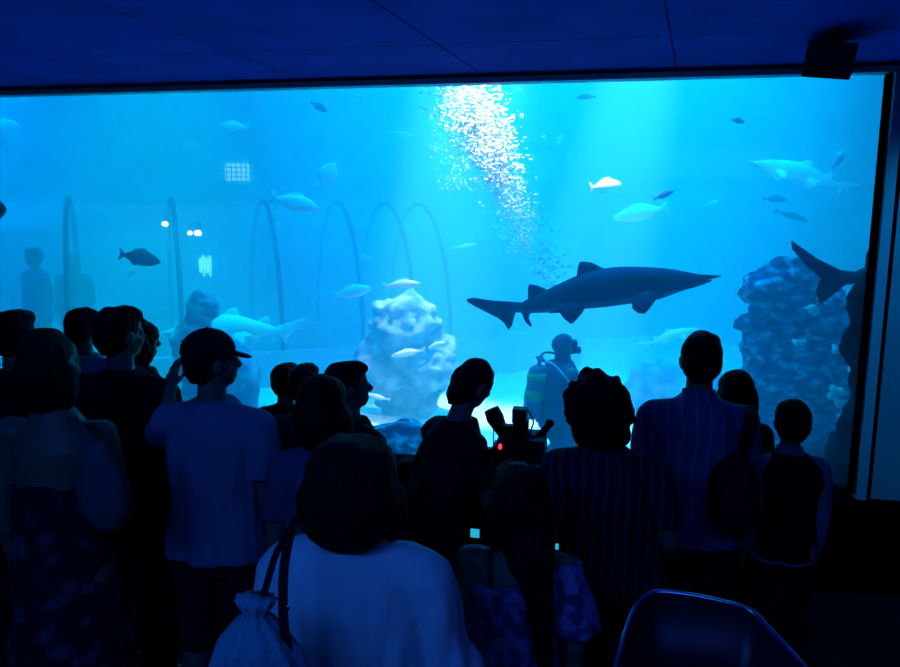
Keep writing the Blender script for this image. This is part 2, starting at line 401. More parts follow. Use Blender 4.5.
def build_hair(F, style, m, root, seed=0):
    hw = 1.
    if isinstance(style, tuple): style, hw = style
    bm = bmesh.new()
    if style in ('short', 'crop', 'cap'):
        ell(bm, (0, -.022, 1.645), (.083, .097, .088)); ell(bm, (0, -.045, 1.60), (.078, .068, .075)); cone(bm, (0, -.05, 1.60), (0, -.045, 1.535), .06, .045)
        if style == 'short': ell(bm, (.01, .02, 1.69), (.065, .075, .042))
        amp, sc1 = .006, 30
    elif style in ('bob', 'curly', 'bigbob'):
        w_ = {'bob': 1., 'curly': 1.12, 'bigbob': 1.25}[style] * hw
        ell(bm, (0, -.02, 1.645), (.094 * w_, .108 * w_, .094)); ell(bm, (0, -.04, 1.585), (.108 * w_, .10 * w_, .095))
        for sd in (-1, 1): ell(bm, (sd * .078 * w_, -.01, 1.545), (.038 * w_, .06, .085))
        ell(bm, (0, -.062, 1.525), (.090 * w_, .058 * w_, .07))
        if style == 'curly':
            rr = random.Random(seed)
            for _ in range(80):
                t, f = rr.uniform(0, 6.28), rr.uniform(-.9, 1); q = math.sqrt(1 - f * f)
                p = Vector((math.cos(t) * q * .122 * hw, -.035 + math.sin(t) * q * .11 * hw, 1.615 + f * .112))
                if p.y > .045: continue
                ell(bm, p, (rr.uniform(.02, .034),) * 3, seg=10, rings=8)
        amp, sc1 = (.007, 22) if style != 'curly' else (.014, 26)
    elif style in ('long', 'longside'):
        ell(bm, (0, -.02, 1.645), (.096, .106, .092)); ell(bm, (0, -.04, 1.585), (.112, .095, .09))
        for sd in (-1, 1): ell(bm, (sd * .085, -.02, 1.52), (.034, .055, .10 + .03 * (sd > 0)))
        F.up(bm, 0, True); n0 = len(bm.verts)
        bl = [(1.60, .08, .05, -.07), (1.50, .095, .045, -.085), (1.40, .10, .035, -.115), (1.28, .10, .03, -.13), (1.20, .06, .022, -.128), (1.15, .02, .01, -.125)]
        if style == 'longside': bl = [(1.60, .08, .05, -.07), (1.53, .115, .05, -.085, .01), (1.45, .085, .042, -.115, .045), (1.34, .055, .033, -.14, .08), (1.20, .04, .03, -.145, .10), (1.08, .028, .024, -.14, .11), (.98, .01, .01, -.135, .115)]
        loft(bm, bl[::-1]); F.up(bm, n0)
        amp, sc1 = .008, 24
    if style not in ('long', 'longside'): F.up(bm, 0, True)
    me = remesh(bm, .0085, 1)
    ruffle(me, amp, sc1, (1, 1, .25) if style != 'curly' else (1, 1, .8), seed * 3.1)
    return link('hair', F.fin(me), m, root)

def build_top(F, kind, m, root, arms, seed=0, bottom=.84, name='shirt', loose=1.):
    bm = bmesh.new(); L = loose
    T = [(bottom, .190 * L, .140 * L), (.95, .184 * L, .137 * L), (1.06, .166 * L, .125 * L), (1.2, .172 * L, .128), (1.32, .180, .126), (1.38, .162, .110), (1.425, .118, .092), (1.465, .076, .078)]
    if kind == 'wrap': T = [(bottom, .176 * L, .13), (.95, .174, .13), (1.06, .16, .118), (1.15, .165, .12), (1.20, .168, .12)]
    if kind == 'offshoulder': T = [(bottom, .185 * L, .135), (.98, .18, .13), (1.1, .172, .125), (1.22, .178, .13), (1.335, .19, .13)]
    if kind == 'vest': T = [(bottom, .172, .128), (.95, .17, .128), (1.06, .16, .122), (1.2, .165, .126), (1.32, .196, .128), (1.38, .182, .116), (1.425, .13, .098), (1.46, .085, .084)]
    if kind == 'blouse': T = [(bottom, .235, .17), (.98, .225, .165), (1.1, .21, .155), (1.2, .20, .148), (1.30, .195, .14), (1.38, .175, .122), (1.42, .135, .10), (1.45, .092, .082)]
    if kind == 'offshoulder':
        loft(bm, T, wx=F.wid, wy=F.fat)
        n0 = 0
        for v in bm.verts:                           # neckline falls from her right side to her left
            if v.co.z > 1.30: v.co.z += .045 * (v.co.x / .19)
    else: loft(bm, T, wx=F.wid, wy=F.fat)
    if kind not in ('wrap', 'offshoulder', 'vest'):
        for sd in (-1, 1): capsule(bm, (sd * .085 * F.wid, -.004, 1.396), (sd * .165 * F.wid, -.005, 1.368), .058 + (.012 if kind == 'blouse' else 0), .067 + (.012 if kind == 'blouse' else 0))
    F.up(bm)
    for sd, a in zip((-1, 1), arms):
        S, e, w_ = arm_pts(F, a, sd)
        if kind == 'tshirt': cone(bm, S.lerp(e, -.08), S.lerp(e, .72), .066, .066 * F.fat)
        elif kind == 'tight': cone(bm, S.lerp(e, -.08), S.lerp(e, .6), .065, .058)
        elif kind == 'long': capsule(bm, S, e, .065, .053); cone(bm, e, e.lerp(w_, .93), .052, .040)
        elif kind == 'blouse':
            cone(bm, S.lerp(e, -.05), e, .080, .082); ell(bm, e, (.080,) * 3); cone(bm, e, e.lerp(w_, .62), .078, .074)
        elif kind == 'offshoulder' and sd == 1:
            cone(bm, S.lerp(e, -.02) + Vector((0, 0, .02)), S.lerp(e, .8), .062, .092)
    me = remesh(bm, .0095, 3)
    ruffle(me, .028 if kind in ('blouse', 'offshoulder') else .018, 8, (1.3, 1.3, .4), seed * 5.7, 2, lambda p: .35 + .65 * sm((1.43 - p.z) / .2))
    if kind in ('blouse', 'tshirt', 'offshoulder'): ruffle(me, .013 if kind == 'blouse' else .007, 7, (2.6, 2.6, .3), seed + 2, 2, lambda p: .2 + .8 * sm((1.40 - p.z) / .2))
    return link(name, F.fin(me), m, root)

def build_bottom(F, kind, m, root, legs=None, seed=0):
    bm = bmesh.new()
    if kind == 'skirt':
        loft(bm, [(.42, .23, .20), (.6, .215, .175), (.8, .19, .14), (.92, .176, .128), (1.04, .155, .108), (1.10, .152, .106)], wx=F.wid, wy=F.fat)
    else:
        loft(bm, [(.78, .15, .108), (.86, .172, .119), (.93, .169, .118), (1.02, .154, .106), (1.05, .150, .103)], wx=F.wid, wy=F.fat)
        for sd, L in zip((-1, 1), legs or (None, None)):
            hip = Vector((sd * .088 * F.wid, 0, .86)); kn = Vector((sd * .10 * F.wid, .015, .48)); an = Vector((sd * .105 * F.wid, -.02, .085))
            if L: kn, an = Vector(L[0]), Vector(L[1])
            end = kn.lerp(an, .12) if kind == 'shorts' else kn.lerp(an, .95)
            capsule(bm, hip, kn, .095 * F.fat, .073 if kind != 'shorts' else .08)
            ell(bm, kn.lerp(an, .25) + Vector((0, -.015, 0)), (.078, .078, .12)) if kind != 'shorts' else None
            cone(bm, kn, end, .078 if kind != 'shorts' else .08, .070 if kind != 'shorts' else .082)
    F.up(bm)
    me = remesh(bm, .011, 3); ruffle(me, .011, 6, (1.3, 1.3, .5), seed)
    return link({'skirt': 'skirt', 'shorts': 'shorts'}.get(kind, 'trousers'), F.fin(me), m, root)

M_shoe = mat('dark_shoe', (.02, .02, .024), .5, .4)
def build_shoes(F, root, legs=None):
    for sd, L in zip((-1, 1), legs or (None, None)):
        an = Vector((sd * .105 * F.wid, -.02, .085)); ft = Vector((sd * .125 * F.wid, .12, .03))
        if L: an, ft = Vector(L[1]), Vector(L[2])
        d = (ft - an); d.z = 0; d.normalize()
        bm = bmesh.new(); hl = Vector((an.x, an.y, 0)) - d * .035; to = hl + d * .25
        for t, r, h in ((0, .036, .045), (.25, .036, .04), (.5, .040, .034), (.75, .044, .03), (.93, .038, .024)):
            p = hl.lerp(to, t); ell(bm, (p.x, p.y, h + .004), (r, r, h))
        cone(bm, (an.x, an.y, .05), (an.x, an.y, .10), .043, .041)
        for v in bm.verts: v.co.z = max(v.co.z, .004)
        link('shoe', F.fin(remesh(bm, .008, 2)), M_shoe, root)

def person(name, label, px, py, D, top, topm, hairstyle, hairm, bottom='trousers', bottomm=None, wid=1., fat=1., lean=(0, 0), head=(0, 0, 0), hs=1.,
           arms=None, legs=None, face=0, skin=None, seed=0, group=None, cat='person', bot=.84, loose=1., topname='shirt', pad=.012):
    T = atd(px, py, D); H = T.z - pad
    F = Fig(H, wid, fat, lean, head, hs)
    # where the crown ends up in the figure's own frame
    cr = F.W(F.Hd(Vector((0, -.02, 1.725)))); F.k = H / cr.z
    cr *= F.k
    rz = R(face); q = Matrix.Rotation(rz, 3, 'Z') @ Vector((cr.x, cr.y, 0))
    root = thing(name, label, cat, (T.x - q.x, T.y - q.y, 0), (0, 0, rz), group)
    A = [a or DEFARM(sd) for a, sd in zip(arms or (None, None), (-1, 1))]
    build_body(F, A, legs, skin, 'body', root)
    if hairstyle: build_hair(F, hairstyle, hairm, root, seed)
    build_top(F, top, topm, root, A, seed, bot, topname, loose)
    build_bottom(F, bottom, bottomm or M_trousers, root, legs, seed)
    build_shoes(F, root, legs)
    print('PERSON', name, label[:30], 'H=%.2f' % H, 'at', [round(v, 2) for v in root.location])
    return root, F, A
def pin(root, F, p, head=False):
    """place a point of the standing figure (1.72 m frame) in the root's own space"""
    q = F.W(F.Hd(Vector(p)) if head else Vector(p)); q.z -= F.drop; return q * F.k

M_trousers = cloth('black_trousers', (.012, .012, .018)); M_jeans = cloth('dark_jeans', (.018, .024, .05), (.024, .03, .06))
M_tee_black = cloth('black_cotton', (.008, .008, .011)); M_tee_blue = cloth('blue_cotton', (.13, .22, .30), (.11, .19, .26))
M_mauve = cloth('mauve_cotton', (.09, .09, .15)); M_grey = cloth('grey_cotton', (.05, .05, .07))
M_blouse = cloth('white_linen', (.58, .72, .66), (.52, .65, .62)); M_white = cloth('white_cotton', (.2, .24, .28))
M_violet = cloth('violet_print', (.24, .20, .40), (.06, .05, .14), 26, (.44, .56)); M_floral = cloth('floral_print', (.012, .012, .02), (.07, .06, .085), 14, (.52, .62))
M_stripe_dark = stripe_mat('dark_striped_shirting', (.012, .010, .022), (.055, .045, .08), .036, .25)
M_stripe_blue = stripe_mat('blue_striped_shirting', (.09, .12, .23), (.17, .19, .34), .05, .2)
M_bag_black = mat('black_bag_cloth', (.006, .006, .009), .7, .2); M_canvas = mat('pale_canvas', (.16, .33, .36), .85, .1, col2=(.12, .27, .31), noise_scale=9, bump=.4, bump_scale=60)

R_UP = ((.02, .17, -.21), (-.10, .10, .24), (-.1, .25, 1), (-.5, .6, 0))
L_UP = ((-.03, .18, -.20), (.08, .12, .22), (.1, .25, 1), (.5, .6, 0))
def fwd(sd): return ((sd * .02, .10, -.26), (-sd * .03, .22, -.04), (0, 1, .1), (-sd, 0, .2))
def folded(sd): return ((sd * .05, .02, -.27), (-sd * .20, .17, .03), (-sd, .3, .1), (0, -.5, -1))
P = {}
P['left_edge'] = person('person', 'short-haired person in dark clothes cut off by the left edge of the photo', 10, 309, 3.25, 'tshirt', M_tee_black, 'short', M_hair_black, face=4, seed=1, arms=(fwd(-1), fwd(1)))
P['halter'] = person('person', 'bare-backed woman in a dark floral dress, nearest at the lower left', 44, 328, 2.5, 'wrap', M_floral, ('bob', .86), M_hair_brown, 'skirt', M_floral, wid=.98, fat=1.08, face=6, seed=2, head=(0, 0, -12), skin=M_skin_tan, topname='dress_bodice', arms=(None, folded(1)))
P['behind'] = person('person', 'person with a round dark head between the bare-backed woman and the man in black', 79, 307, 3.95, 'tshirt', M_tee_blue, 'short', M_hair_black, face=2, seed=3)
P['blackman'] = person('person', 'broad man in a black t-shirt with short hair, left of the cap wearer', 114, 305, 3.1, 'tshirt', M_tee_black, 'short', M_hair_black, wid=1.12, fat=1.1, face=0, seed=4, head=(0, 0, -22))
P['profile'] = person('person', 'woman with tousled hair seen just past the face of the man in black', 133, 318, 3.65, 'tight', M_tee_black, 'curly', M_hair_brown, wid=.9, face=-20, seed=5, head=(0, 0, -25))
P['cap'] = person('person', 'man in a peaked cap and blue t-shirt raising his hands', 206, 329, 2.75, 'tshirt', M_tee_blue, 'cap', M_hair_black, wid=1.08, fat=1.08, face=2, seed=6, head=(0, 0, -44), arms=(((-.12, .13, -.13), (.035, .04, .215), (.15, .2, 1), (.6, .6, 0)), None), bottom='shorts')
P['teen'] = person('person', 'dark-haired person in black, leftmost of the huddle right of the cap wearer', 284, 362, 3.75, 'long', M_tee_black, 'short', M_hair_black, wid=.95, face=-5, seed=7)
P['teen2'] = person('person', 'dark-haired person in grey at the middle of the huddle', 303, 363, 3.42, 'tshirt', M_grey, 'short', M_hair_black, wid=.86, face=5, seed=8)
P['mauve'] = person('person', 'woman with a full dark bob and mauve t-shirt, nearest of the huddle', 321, 374, 2.48, 'tshirt', M_mauve, 'bob', M_hair_brown, wid=.92, face=0, seed=9)
P['turned'] = person('person', 'person in the huddle whose face is turned to the right in profile', 342, 360, 3.0, 'tshirt', M_tee_black, 'short', M_hair_black, wid=.9, face=-30, seed=10, head=(4, 0, -28))
P['blouse'] = person('person', 'woman in a loose pale blouse with a big dark bob, nearest to the camera', 351, 436, 1.72, 'blouse', M_blouse, 'bigbob', M_hair_black, wid=1.04, fat=1.1, face=4, seed=11, topname='blouse', arms=(None, ((.075, .02, -.25), (-.03, .20, -.12), (0, 1, -.2), (-1, 0, 0))), bottomm=M_jeans)
P['leaning'] = person('person', 'man in a black t-shirt leaning towards the video camera', 479, 357, 3.0, 'tight', M_tee_black, 'crop', M_hair_black, wid=1.0, lean=(.0, .17), face=-50, seed=12, head=(-4, 0, 4), arms=(((-.02, .10, -.26), (.10, .20, .02), (0, 1, .1), (1, 0, .2)), ((-.0, .10, -.26), (-.05, .22, .04), (0, 1, .1), (-1, 0, .2))))
P['violet'] = person('person', 'woman with long straight hair and a violet print top off one shoulder', 520, 462, 2.09, 'offshoulder', M_violet, 'longside', M_hair_black, wid=.98, fat=1.0, face=0, seed=13, head=(0, 0, 8), topname='blouse', skin=M_skin_tan, bottomm=M_jeans)
P['curly'] = person('person', 'person with curly hair in a dark shirt with fine pale stripes', 595, 373, 2.5, 'tshirt', M_stripe_dark, ('curly', .84), M_hair_black, wid=1.02, fat=1.1, lean=(-.07, 0), face=0, seed=21, head=(0, 0, 10), skin=M_skin_tan, arms=(None, ((.07, .0, -.26), (.02, .16, -.16), (0, 1, -.3), (-1, 0, 0))))
P['tall'] = person('person', 'tall man with cropped hair in a blue dress shirt with pale stripes', 703, 331, 2.92, 'long', M_stripe_blue, 'short', M_hair_black, wid=1.06, fat=1.08, face=0, seed=15, arms=(folded(-1), folded(1)))
P['longhair'] = person('person', 'woman in black mostly hidden behind the right shoulder of the tall man', 738, 369, 3.4, 'long', M_tee_black, 'long', M_hair_brown, wid=.9, face=0, seed=16)
P['boy'] = person('person', 'boy in a dark waistcoat over a white shirt at the right of the window', 795, 398, 3.15, 'long', M_white, 'crop', M_hair_brown, wid=.95, fat=1.0, hs=1.12, face=8, seed=17)
P['child'] = person('person', 'small child low between the pale blouse and the leaning man', 404, 458, 3.5, 'tshirt', M_mauve, 'short', M_hair_brown, wid=.9, hs=1.25, face=-10, seed=18)
# waistcoat of the boy
r_, F_, A_ = P['boy']
build_top(F_, 'vest', M_tee_black, r_, A_, 17, .86, 'waistcoat', 1.06).scale = (1.07, 1.13, 1.0)
for k_ in ('boy', 'tall'):
    r_, F_, A_ = P[k_]; bm = bmesh.new()
    cone(bm, (0, -.008, 1.44), (0, -.002, 1.495), .075, .066, 24); F_.up(bm)
    link('collar', F_.fin(remesh(bm, .008, 1)), M_white if k_ == 'boy' else M_stripe_blue, r_)
# yoke seam and cuffs of the tall man's shirt
r_, F_, A_ = P['tall']; bm = bmesh.new()
tube(bm, [pin(r_, F_, (x, -.135 + .25 * x * x, 1.352 - .0 * x)) for x in [-.15 + .03 * i for i in range(11)]], .003)
obj('yoke_seam', bm, M_stripe_blue, r_, True)
# cap
r_, F_, A_ = P['cap']; bm = bmesh.new()
ell(bm, (0, -.016, 1.655), (.088, .105, .086)); 
bmesh.ops.bisect_plane(bm, geom=bm.verts[:] + bm.edges[:] + bm.faces[:], plane_co=(0, 0, 1.635), plane_no=(0, -.12, -1), clear_outer=True)
F_.up(bm, 0, True); me = bpy.data.meshes.new('cap'); bm.to_mesh(me); bm.free()
cap_o = link('cap', F_.fin(me), M_tee_black, r_); so = cap_o.modifiers.new('t', 'SOLIDIFY'); so.thickness = .004
bm = bmesh.new(); out = [(.072 * math.cos(t), 0.07 + .09 * max(0, math.sin(t)) ** .7) for t in [math.pi * i / 14 for i in range(15)]]
plate(bm, out, .016, (0, .0, 1.662), (1, 0, 0), (0, .95, -.30)); F_.up(bm, 0, True)
me = bpy.data.meshes.new('peak'); bm.to_mesh(me); bm.free(); link('peak', F_.fin(me), M_tee_black, cap_o)
ell_b = bmesh.new(); ell(ell_b, (0, -.016, 1.742), (.008, .008, .004)); F_.up(ell_b, 0, True); me = bpy.data.meshes.new('b'); ell_b.to_mesh(me); ell_b.free(); link('button', F_.fin(me), M_tee_black, cap_o)
# ================================================================ life in the tank
def fishmesh(pts, seg=20):
    """body from side stations (x, zc, half_height, half_width)"""
    bm = bmesh.new(); rings = []
    for x, zc, h, w_ in pts:
        rings.append([(x, w_ * math.cos(t), zc + h * math.sin(t)) for t in [2 * math.pi * i / seg for i in range(seg)]])
    ring_loft(bm, rings); return bm
def fair_sta(pts, n=5):
    A = fair([(p[0], p[1], p[2]) for p in pts], n); return [(a.x, a.y, max(a.z, .002)) for a in A]
# --- sharks: side view stations in pixels of a 255 px long fish, nose at the right
SH = [(717, 283.5, .5), (706, 284, 2.5), (695, 285.5, 5.5), (673, 286, 12), (656, 287, 16), (626, 287, 19), (600, 288.5, 19.5), (576, 291.5, 17), (550, 297.5, 12.5), (527, 302, 7.5), (517, 304, 4.5), (508, 304.5, 3.5)]
def shark(name, label, loc, rot, S, dark, belly, bend=0., wide=.82, tail=None):
    root = thing(name, label, 'shark', loc, rot)
    X = lambda px: (px - 600) * S; Z = lambda py: (289 - py) * S
    st = fair_sta([(X(p[0]), Z(p[1]), p[2] * S) for p in SH], 5)
    def bendv(v): v.y += bend * ((v.x - X(600)) / (120 * S)) ** 2 * (120 * S) * (1 if v.x < X(600) else .25); return v
    bm = fishmesh([(a, b, c, c * wide) for a, b, c in st])
    for v in bm.verts: bendv(v.co)
    b = obj('body', bm, [dark, belly], root, True)
    for p in b.data.polygons:
        if p.normal.z < -.45: p.material_index = 1
    def fin(nm, outl, y=0, th=.016, ux=(1, 0, 0), uy=(0, 0, 1), parent=root):
        bm = bmesh.new(); o2 = []
        k = [(X(a), Z(c)) for a, c in outl]
        plate(bm, k, th, (0, y, 0), ux, uy)
        for v in bm.verts: bendv(v.co)
        return obj(nm, bm, dark, parent, True)
    fin('dorsal_fin', [(610, 272), (604, 268), (594, 262), (585, 260), (581, 260.5), (579, 266), (577, 276), (576, 282), (590, 284), (606, 282)])
    fin('dorsal_fin', [(552, 291), (545, 285), (536, 281), (529, 279.5), (527, 284), (527, 291), (526, 297), (540, 300), (550, 298)])
    fin('tail_fin', tail or [(520, 298), (505, 296), (488, 294), (470, 290), (462, 291), (463, 294), (470, 299), (482, 306), (494, 313), (502, 320), (504, 326), (508, 322), (511, 313), (513, 308), (520, 307)])
    fin('anal_fin', [(533, 305), (527, 311), (526, 316), (529, 323), (527, 324), (522, 318), (519, 309), (522, 304)])
    for sd in (-1, 1):
        y = sd * 9 * S
        f = fin('pelvic_fin', [(586, 304), (582, 312), (573, 322), (570, 323.5), (563, 317), (558, 309), (548, 311), (556, 305), (566, 300), (580, 300)], y, .012, (1, 0, 0), (0, -sd * .45, .9))
        y = sd * 15 * S
        f = fin('pectoral_fin', [(657, 296), (652, 304), (645, 313), (641, 317), (635, 316), (630, 311), (630, 303), (634, 296), (645, 292)], y, .014, (1, 0, 0), (0, -sd * .6, .85))
    for sd in (-1, 1):
        b2 = bmesh.new(); ell(b2, (X(688), sd * 6.2 * S, Z(283)), (1.1 * S, .6 * S, 1.1 * S)); obj('eye', b2, M_black, root, True)
    bm = bmesh.new()
    tube(bm, [(X(672), -9.3 * S, Z(293)), (X(679), -8.2 * S, Z(294)), (X(690), -5.4 * S, Z(292)), (X(703), -2.6 * S, Z(288.5)), (X(707), 0, Z(287.5)), (X(703), 2.6 * S, Z(288.5)), (X(690), 5.4 * S, Z(292)), (X(679), 8.2 * S, Z(294)), (X(672), 9.3 * S, Z(293))], .9 * S)
    obj('mouth', bm, M_black, root, True)
    return root
M_sharkd = mat('dark_shark_skin', (.008, .02, .05), .7, .15, col2=(.015, .03, .07), noise_scale=6); M_sharkb = mat('shark_belly', (.03, .12, .2), .7, .15)
M_sharkl = mat('pale_shark_skin', (.8, .95, .95), .5, .4, col2=(.6, .85, .88), noise_scale=5); M_pale = mat('pale_silver_scales', (.95, .98, .98), .4, .6, col2=(.7, .9, .92), noise_scale=30)
M_dim = mat('dull_green_scales', (.02, .06, .09), .6, .3, col2=(.04, .10, .12), noise_scale=30); M_fin = mat('pale_fin', (.6, .8, .82), .5, .3); M_dfin = mat('dull_fin', (.04, .10, .13), .6, .3)
Ysh = 5.5
p0, p1 = at(463, 292, Ysh), at(717, 284, Ysh)
S0 = (p1 - p0).length / 254.
c0 = at(600, 289, Ysh)
sh1 = shark('shark', 'big dark shark with a pointed snout crossing the middle of the tank', c0, (0, -math.atan2(p1.z - p0.z, p1.x - p0.x) - .03, 0), S0, M_sharkd, M_sharkb)
# second shark: only the tail shows, the rest is past the jamb
a = at(791, 240, 5.3); S1 = .0073
# its tail tip (462,291) must come to a
sh2 = shark('shark', 'dark shark whose forked tail sticks out beside the right frame', (0, 0, 0), (0, R(-3), R(-8)), S1, M_sharkd, M_sharkd, tail=[(522, 299), (508, 297), (490, 287), (472, 273), (467, 269), (468, 277), (480, 293), (492, 304), (488, 316), (492, 328), (501, 320), (512, 310), (522, 309)])
off = Euler((0, R(-3), R(-8))).to_matrix() @ Vector(((467 - 600) * S1, 0, (289 - 269) * S1)); sh2.location = a - off
# pale sharks, lit from above, further back
a = at(228, 327, 7.6)
S2 = (at(300, 330, 7.6) - at(150, 330, 7.6)).length / 254
sh3 = shark('shark', 'pale shark nosing left behind the standing rock on the left', a, (R(4), R(9), R(180)), S2, M_sharkl, M_sharkl, .12)
a = at(800, 172, 9.0); S3 = (at(862, 170, 9.0) - at(742, 170, 9.0)).length / 254
sh4 = shark('shark', 'pale slender shark high in the tank above the big rock', a, (0, R(-10), R(180)), S3, M_sharkl, M_sharkl, -.1, .6)
a = at(672, 335, 8.8); S5 = (at(705, 330, 8.8) - at(640, 330, 8.8)).length / 254
sh5 = shark('shark', 'small faint shark low behind the snout of the big dark one', a, (0, R(-14), R(0)), S5, M_sharkl, M_sharkl)

def fish_set(pale):
    """one fish, 1 m long, nose at +x; returns meshes for body, tail, dorsal, anal"""
    b = fair_sta([(.5, 0, .005), (.44, .0, .06), (.3, .005, .13), (.1, .01, .175), (-.1, .01, .15), (-.28, .005, .08), (-.36, 0, .045), (-.40, 0, .04)], 4)
    bm = fishmesh([(x, z, h, h * .45) for x, z, h in b], 16); bmesh.ops.recalc_face_normals(bm, faces=bm.faces)
    me = bpy.data.meshes.new('fish_body'); bm.to_mesh(me); bm.free(); parts = [('body', me, 0)]
    for nm, ol in (('tail_fin', [(-.37, .03), (-.43, .09), (-.5, .15), (-.52, .14), (-.48, .0), (-.52, -.14), (-.5, -.15), (-.43, -.09), (-.37, -.03)]),
                   ('dorsal_fin', [(.2, .15), (.1, .235), (-.05, .22), (-.2, .15), (-.22, .1), (0, .12)]),
                   ('anal_fin', [(.0, -.13), (-.08, -.2), (-.2, -.15), (-.22, -.08), (-.1, -.1)])):
        bm = bmesh.new(); plate(bm, ol, .02); bmesh.ops.recalc_face_normals(bm, faces=bm.faces)
        me = bpy.data.meshes.new(nm); bm.to_mesh(me); bm.free(); parts.append((nm, me, 1))
    for _, me, k in parts:
        me.materials.append((M_fin if k else M_pale) if pale else (M_dfin if k else M_dim))
        for p in me.polygons: p.use_smooth = True
    return parts
FS = {True: fish_set(True), False: fish_set(False)}
def fish(px, py, L, Y, label, pale=True, tilt=0, yaw=0, fat=1., left=False, group=None):
    """L = length in photo pixels"""
    c = at(px, py, Y); S = (at(px + L / 2, py, Y) - at(px - L / 2, py, Y)).length / max(.35, abs(math.cos(R(yaw))))
    root = thing('fish', label, 'fish', c, (0, R(-tilt), R(yaw + (180 if left else 0))), group)
    for nm, me, k in FS[pale]:
        o = bpy.data.objects.new(nm, me); C.objects.link(o); o.parent = root; o.scale = (S, S, S * fat)
    return root
FISH = [
 (234, 127, 30, 6.6, 'pale oval fish near the top left, straight above the bright grille', True, 3, 10, .9, True),
 (190, 145, 15, 9.0, 'small faint pale fish left of the bright grille', True, 0, 10, .9, False),
 (328, 176, 26, 6.5, 'pale deep-bodied fish turning upwards left of the bubbles', True, 62, 25, 1.7, False),
 (295, 203, 46, 6.5, 'bright silver fish with its head low and right, largest of the pale fish', True, -14, 12, .95, False),
 (140, 258, 34, 6.2, 'dark fish hovering alone on the left', False, -12, 20, 1.1, False),
 (132, 272, 14, 7.0, 'small bright fish directly under the dark one on the left', True, 60, 20, 1., False),
 (319, 107, 17, 7.5, 'small dull fish under the top edge left of the bubbles', False, -30, 20, 1., False),
 (399, 134, 32, 9.5, 'long faint fish between the top edge and the bubbles', True, -6, 5, .45, False),
 (352, 292, 36, 7.0, 'pale fish nosing up right, left of the hazy middle rock', True, 12, 15, .95, False),
 (402, 285, 37, 7.0, 'pale fish swimming right above the hazy middle rock', True, 4, 5, .72, False),
 (408, 353, 34, 6.9, 'pale slim fish in front of the hazy middle rock', True, -12, 5, .6, True),
 (438, 345, 20, 7.0, 'pale short fish at the right side of the hazy middle rock', True, -20, 10, .9, True),
 (377, 397, 26, 6.9, 'pale slim fish low beside the profile face', True, 10, 5, .55, True),
 (364, 257, 22, 9.5, 'faint fish among the tunnel ribs', True, -8, 5, .7, False),
 (465, 246, 26, 9.0, 'faint slim fish left of the lower bubbles', True, 10, 5, .4, False),
 (586, 97, 20, 7.5, 'small dark fish under the top edge right of the bubbles', False, -3, 10, .7, True),
 (738, 121, 15, 7.0, 'small dark fish high up towards the right corner', False, -8, 20, 1., False),
 (664, 195, 22, 7.0, 'small dark fish tilted upward above the shark snout', False, 22, 5, .8, False),
 (606, 186, 32, 7.2, 'bright winged fish above the back of the big shark', True, 6, 60, .6, False),
 (640, 213, 56, 8.5, 'broad pale fish right behind the bright winged one', True, -12, 5, .8, True),
 (775, 199, 26, 8.5, 'dull fish above the big rock, upper of two', False, -3, 5, .7, False),
 (792, 216, 38, 8.5, 'dull long fish above the big rock, lower of two', False, -18, 5, .5, False),
 (712, 203, 14, 9.0, 'tiny faint fish between the shark snout and the dull pair', True, 20, 5, .7, False),
 (5, 126, 24, 9.0, 'faint pale fish at the upper left corner', True, 0, 20, 1.2, False),
 (560, 140, 12, 8.0, 'tiny pale fish right of the brightest bubbles', True, 60, 20, 1., False),
 (838, 160, 22, 7.8, 'bright short fish high by the right frame', True, 50, 30, 1.2, False),
]
for f in FISH: fish(f[0], f[1], f[2], f[3], f[4], f[5], f[6], f[7], f[8], f[9])
# dark snout poking in at the left edge
a = at(3, 210, 4.95)
sn = fish(-44, 209, 100, 5.2, 'dark fish head just showing at the left edge of the photo', False, 0, 0, 1.25, False)

# --- rocks
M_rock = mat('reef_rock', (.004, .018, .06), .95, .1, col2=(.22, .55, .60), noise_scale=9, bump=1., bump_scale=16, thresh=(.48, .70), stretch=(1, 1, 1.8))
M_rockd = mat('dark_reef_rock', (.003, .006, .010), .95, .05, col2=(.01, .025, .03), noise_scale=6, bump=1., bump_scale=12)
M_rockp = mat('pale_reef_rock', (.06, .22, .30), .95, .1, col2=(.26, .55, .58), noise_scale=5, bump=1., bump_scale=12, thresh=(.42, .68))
M_algae = mat('green_coral', (.25, .75, .6), .8, .2, col2=(.1, .4, .38), noise_scale=20)
def rock(name, label, blobs, m, seed=0, amp=.12, vox=.05, cat='rock'):
    bm = bmesh.new(); lo = None
    for c, r in blobs: ell(bm, c, r, seg=20, rings=14)
    me = remesh(bm, vox, 2)
    ruffle(me, amp, 2.2, (1, 1, 1.6), seed, 3); ruffle(me, amp * .5, 7, (1, 1, 2.), seed + 3, 4)
    cx = sum((Vector(c) for c, r in blobs), Vector()) / len(blobs)
    o = link(name, me, m); 
    for v in me.vertices: v.co -= Vector((cx.x, cx.y, 0))
    o.location = (cx.x, cx.y, 0); return tag(o, label, cat)
def bl(px, py, rx, ry, Y, ryd=None):
    c = at(px, py, Y); s = (at(px + 1, py, Y) - at(px, py, Y)).length
    return (c, (rx * s, (ryd or rx * .8) * s, ry * s))
def base(px, rx, Y, z1, ryd=None):
    c = at(px, 300, Y); s = (at(px + 1, 300, Y) - at(px, 300, Y)).length
    return (Vector((c.x, c.y, z1 * .5)), (rx * s, (ryd or rx * .9) * s, z1 * .5 + .15))
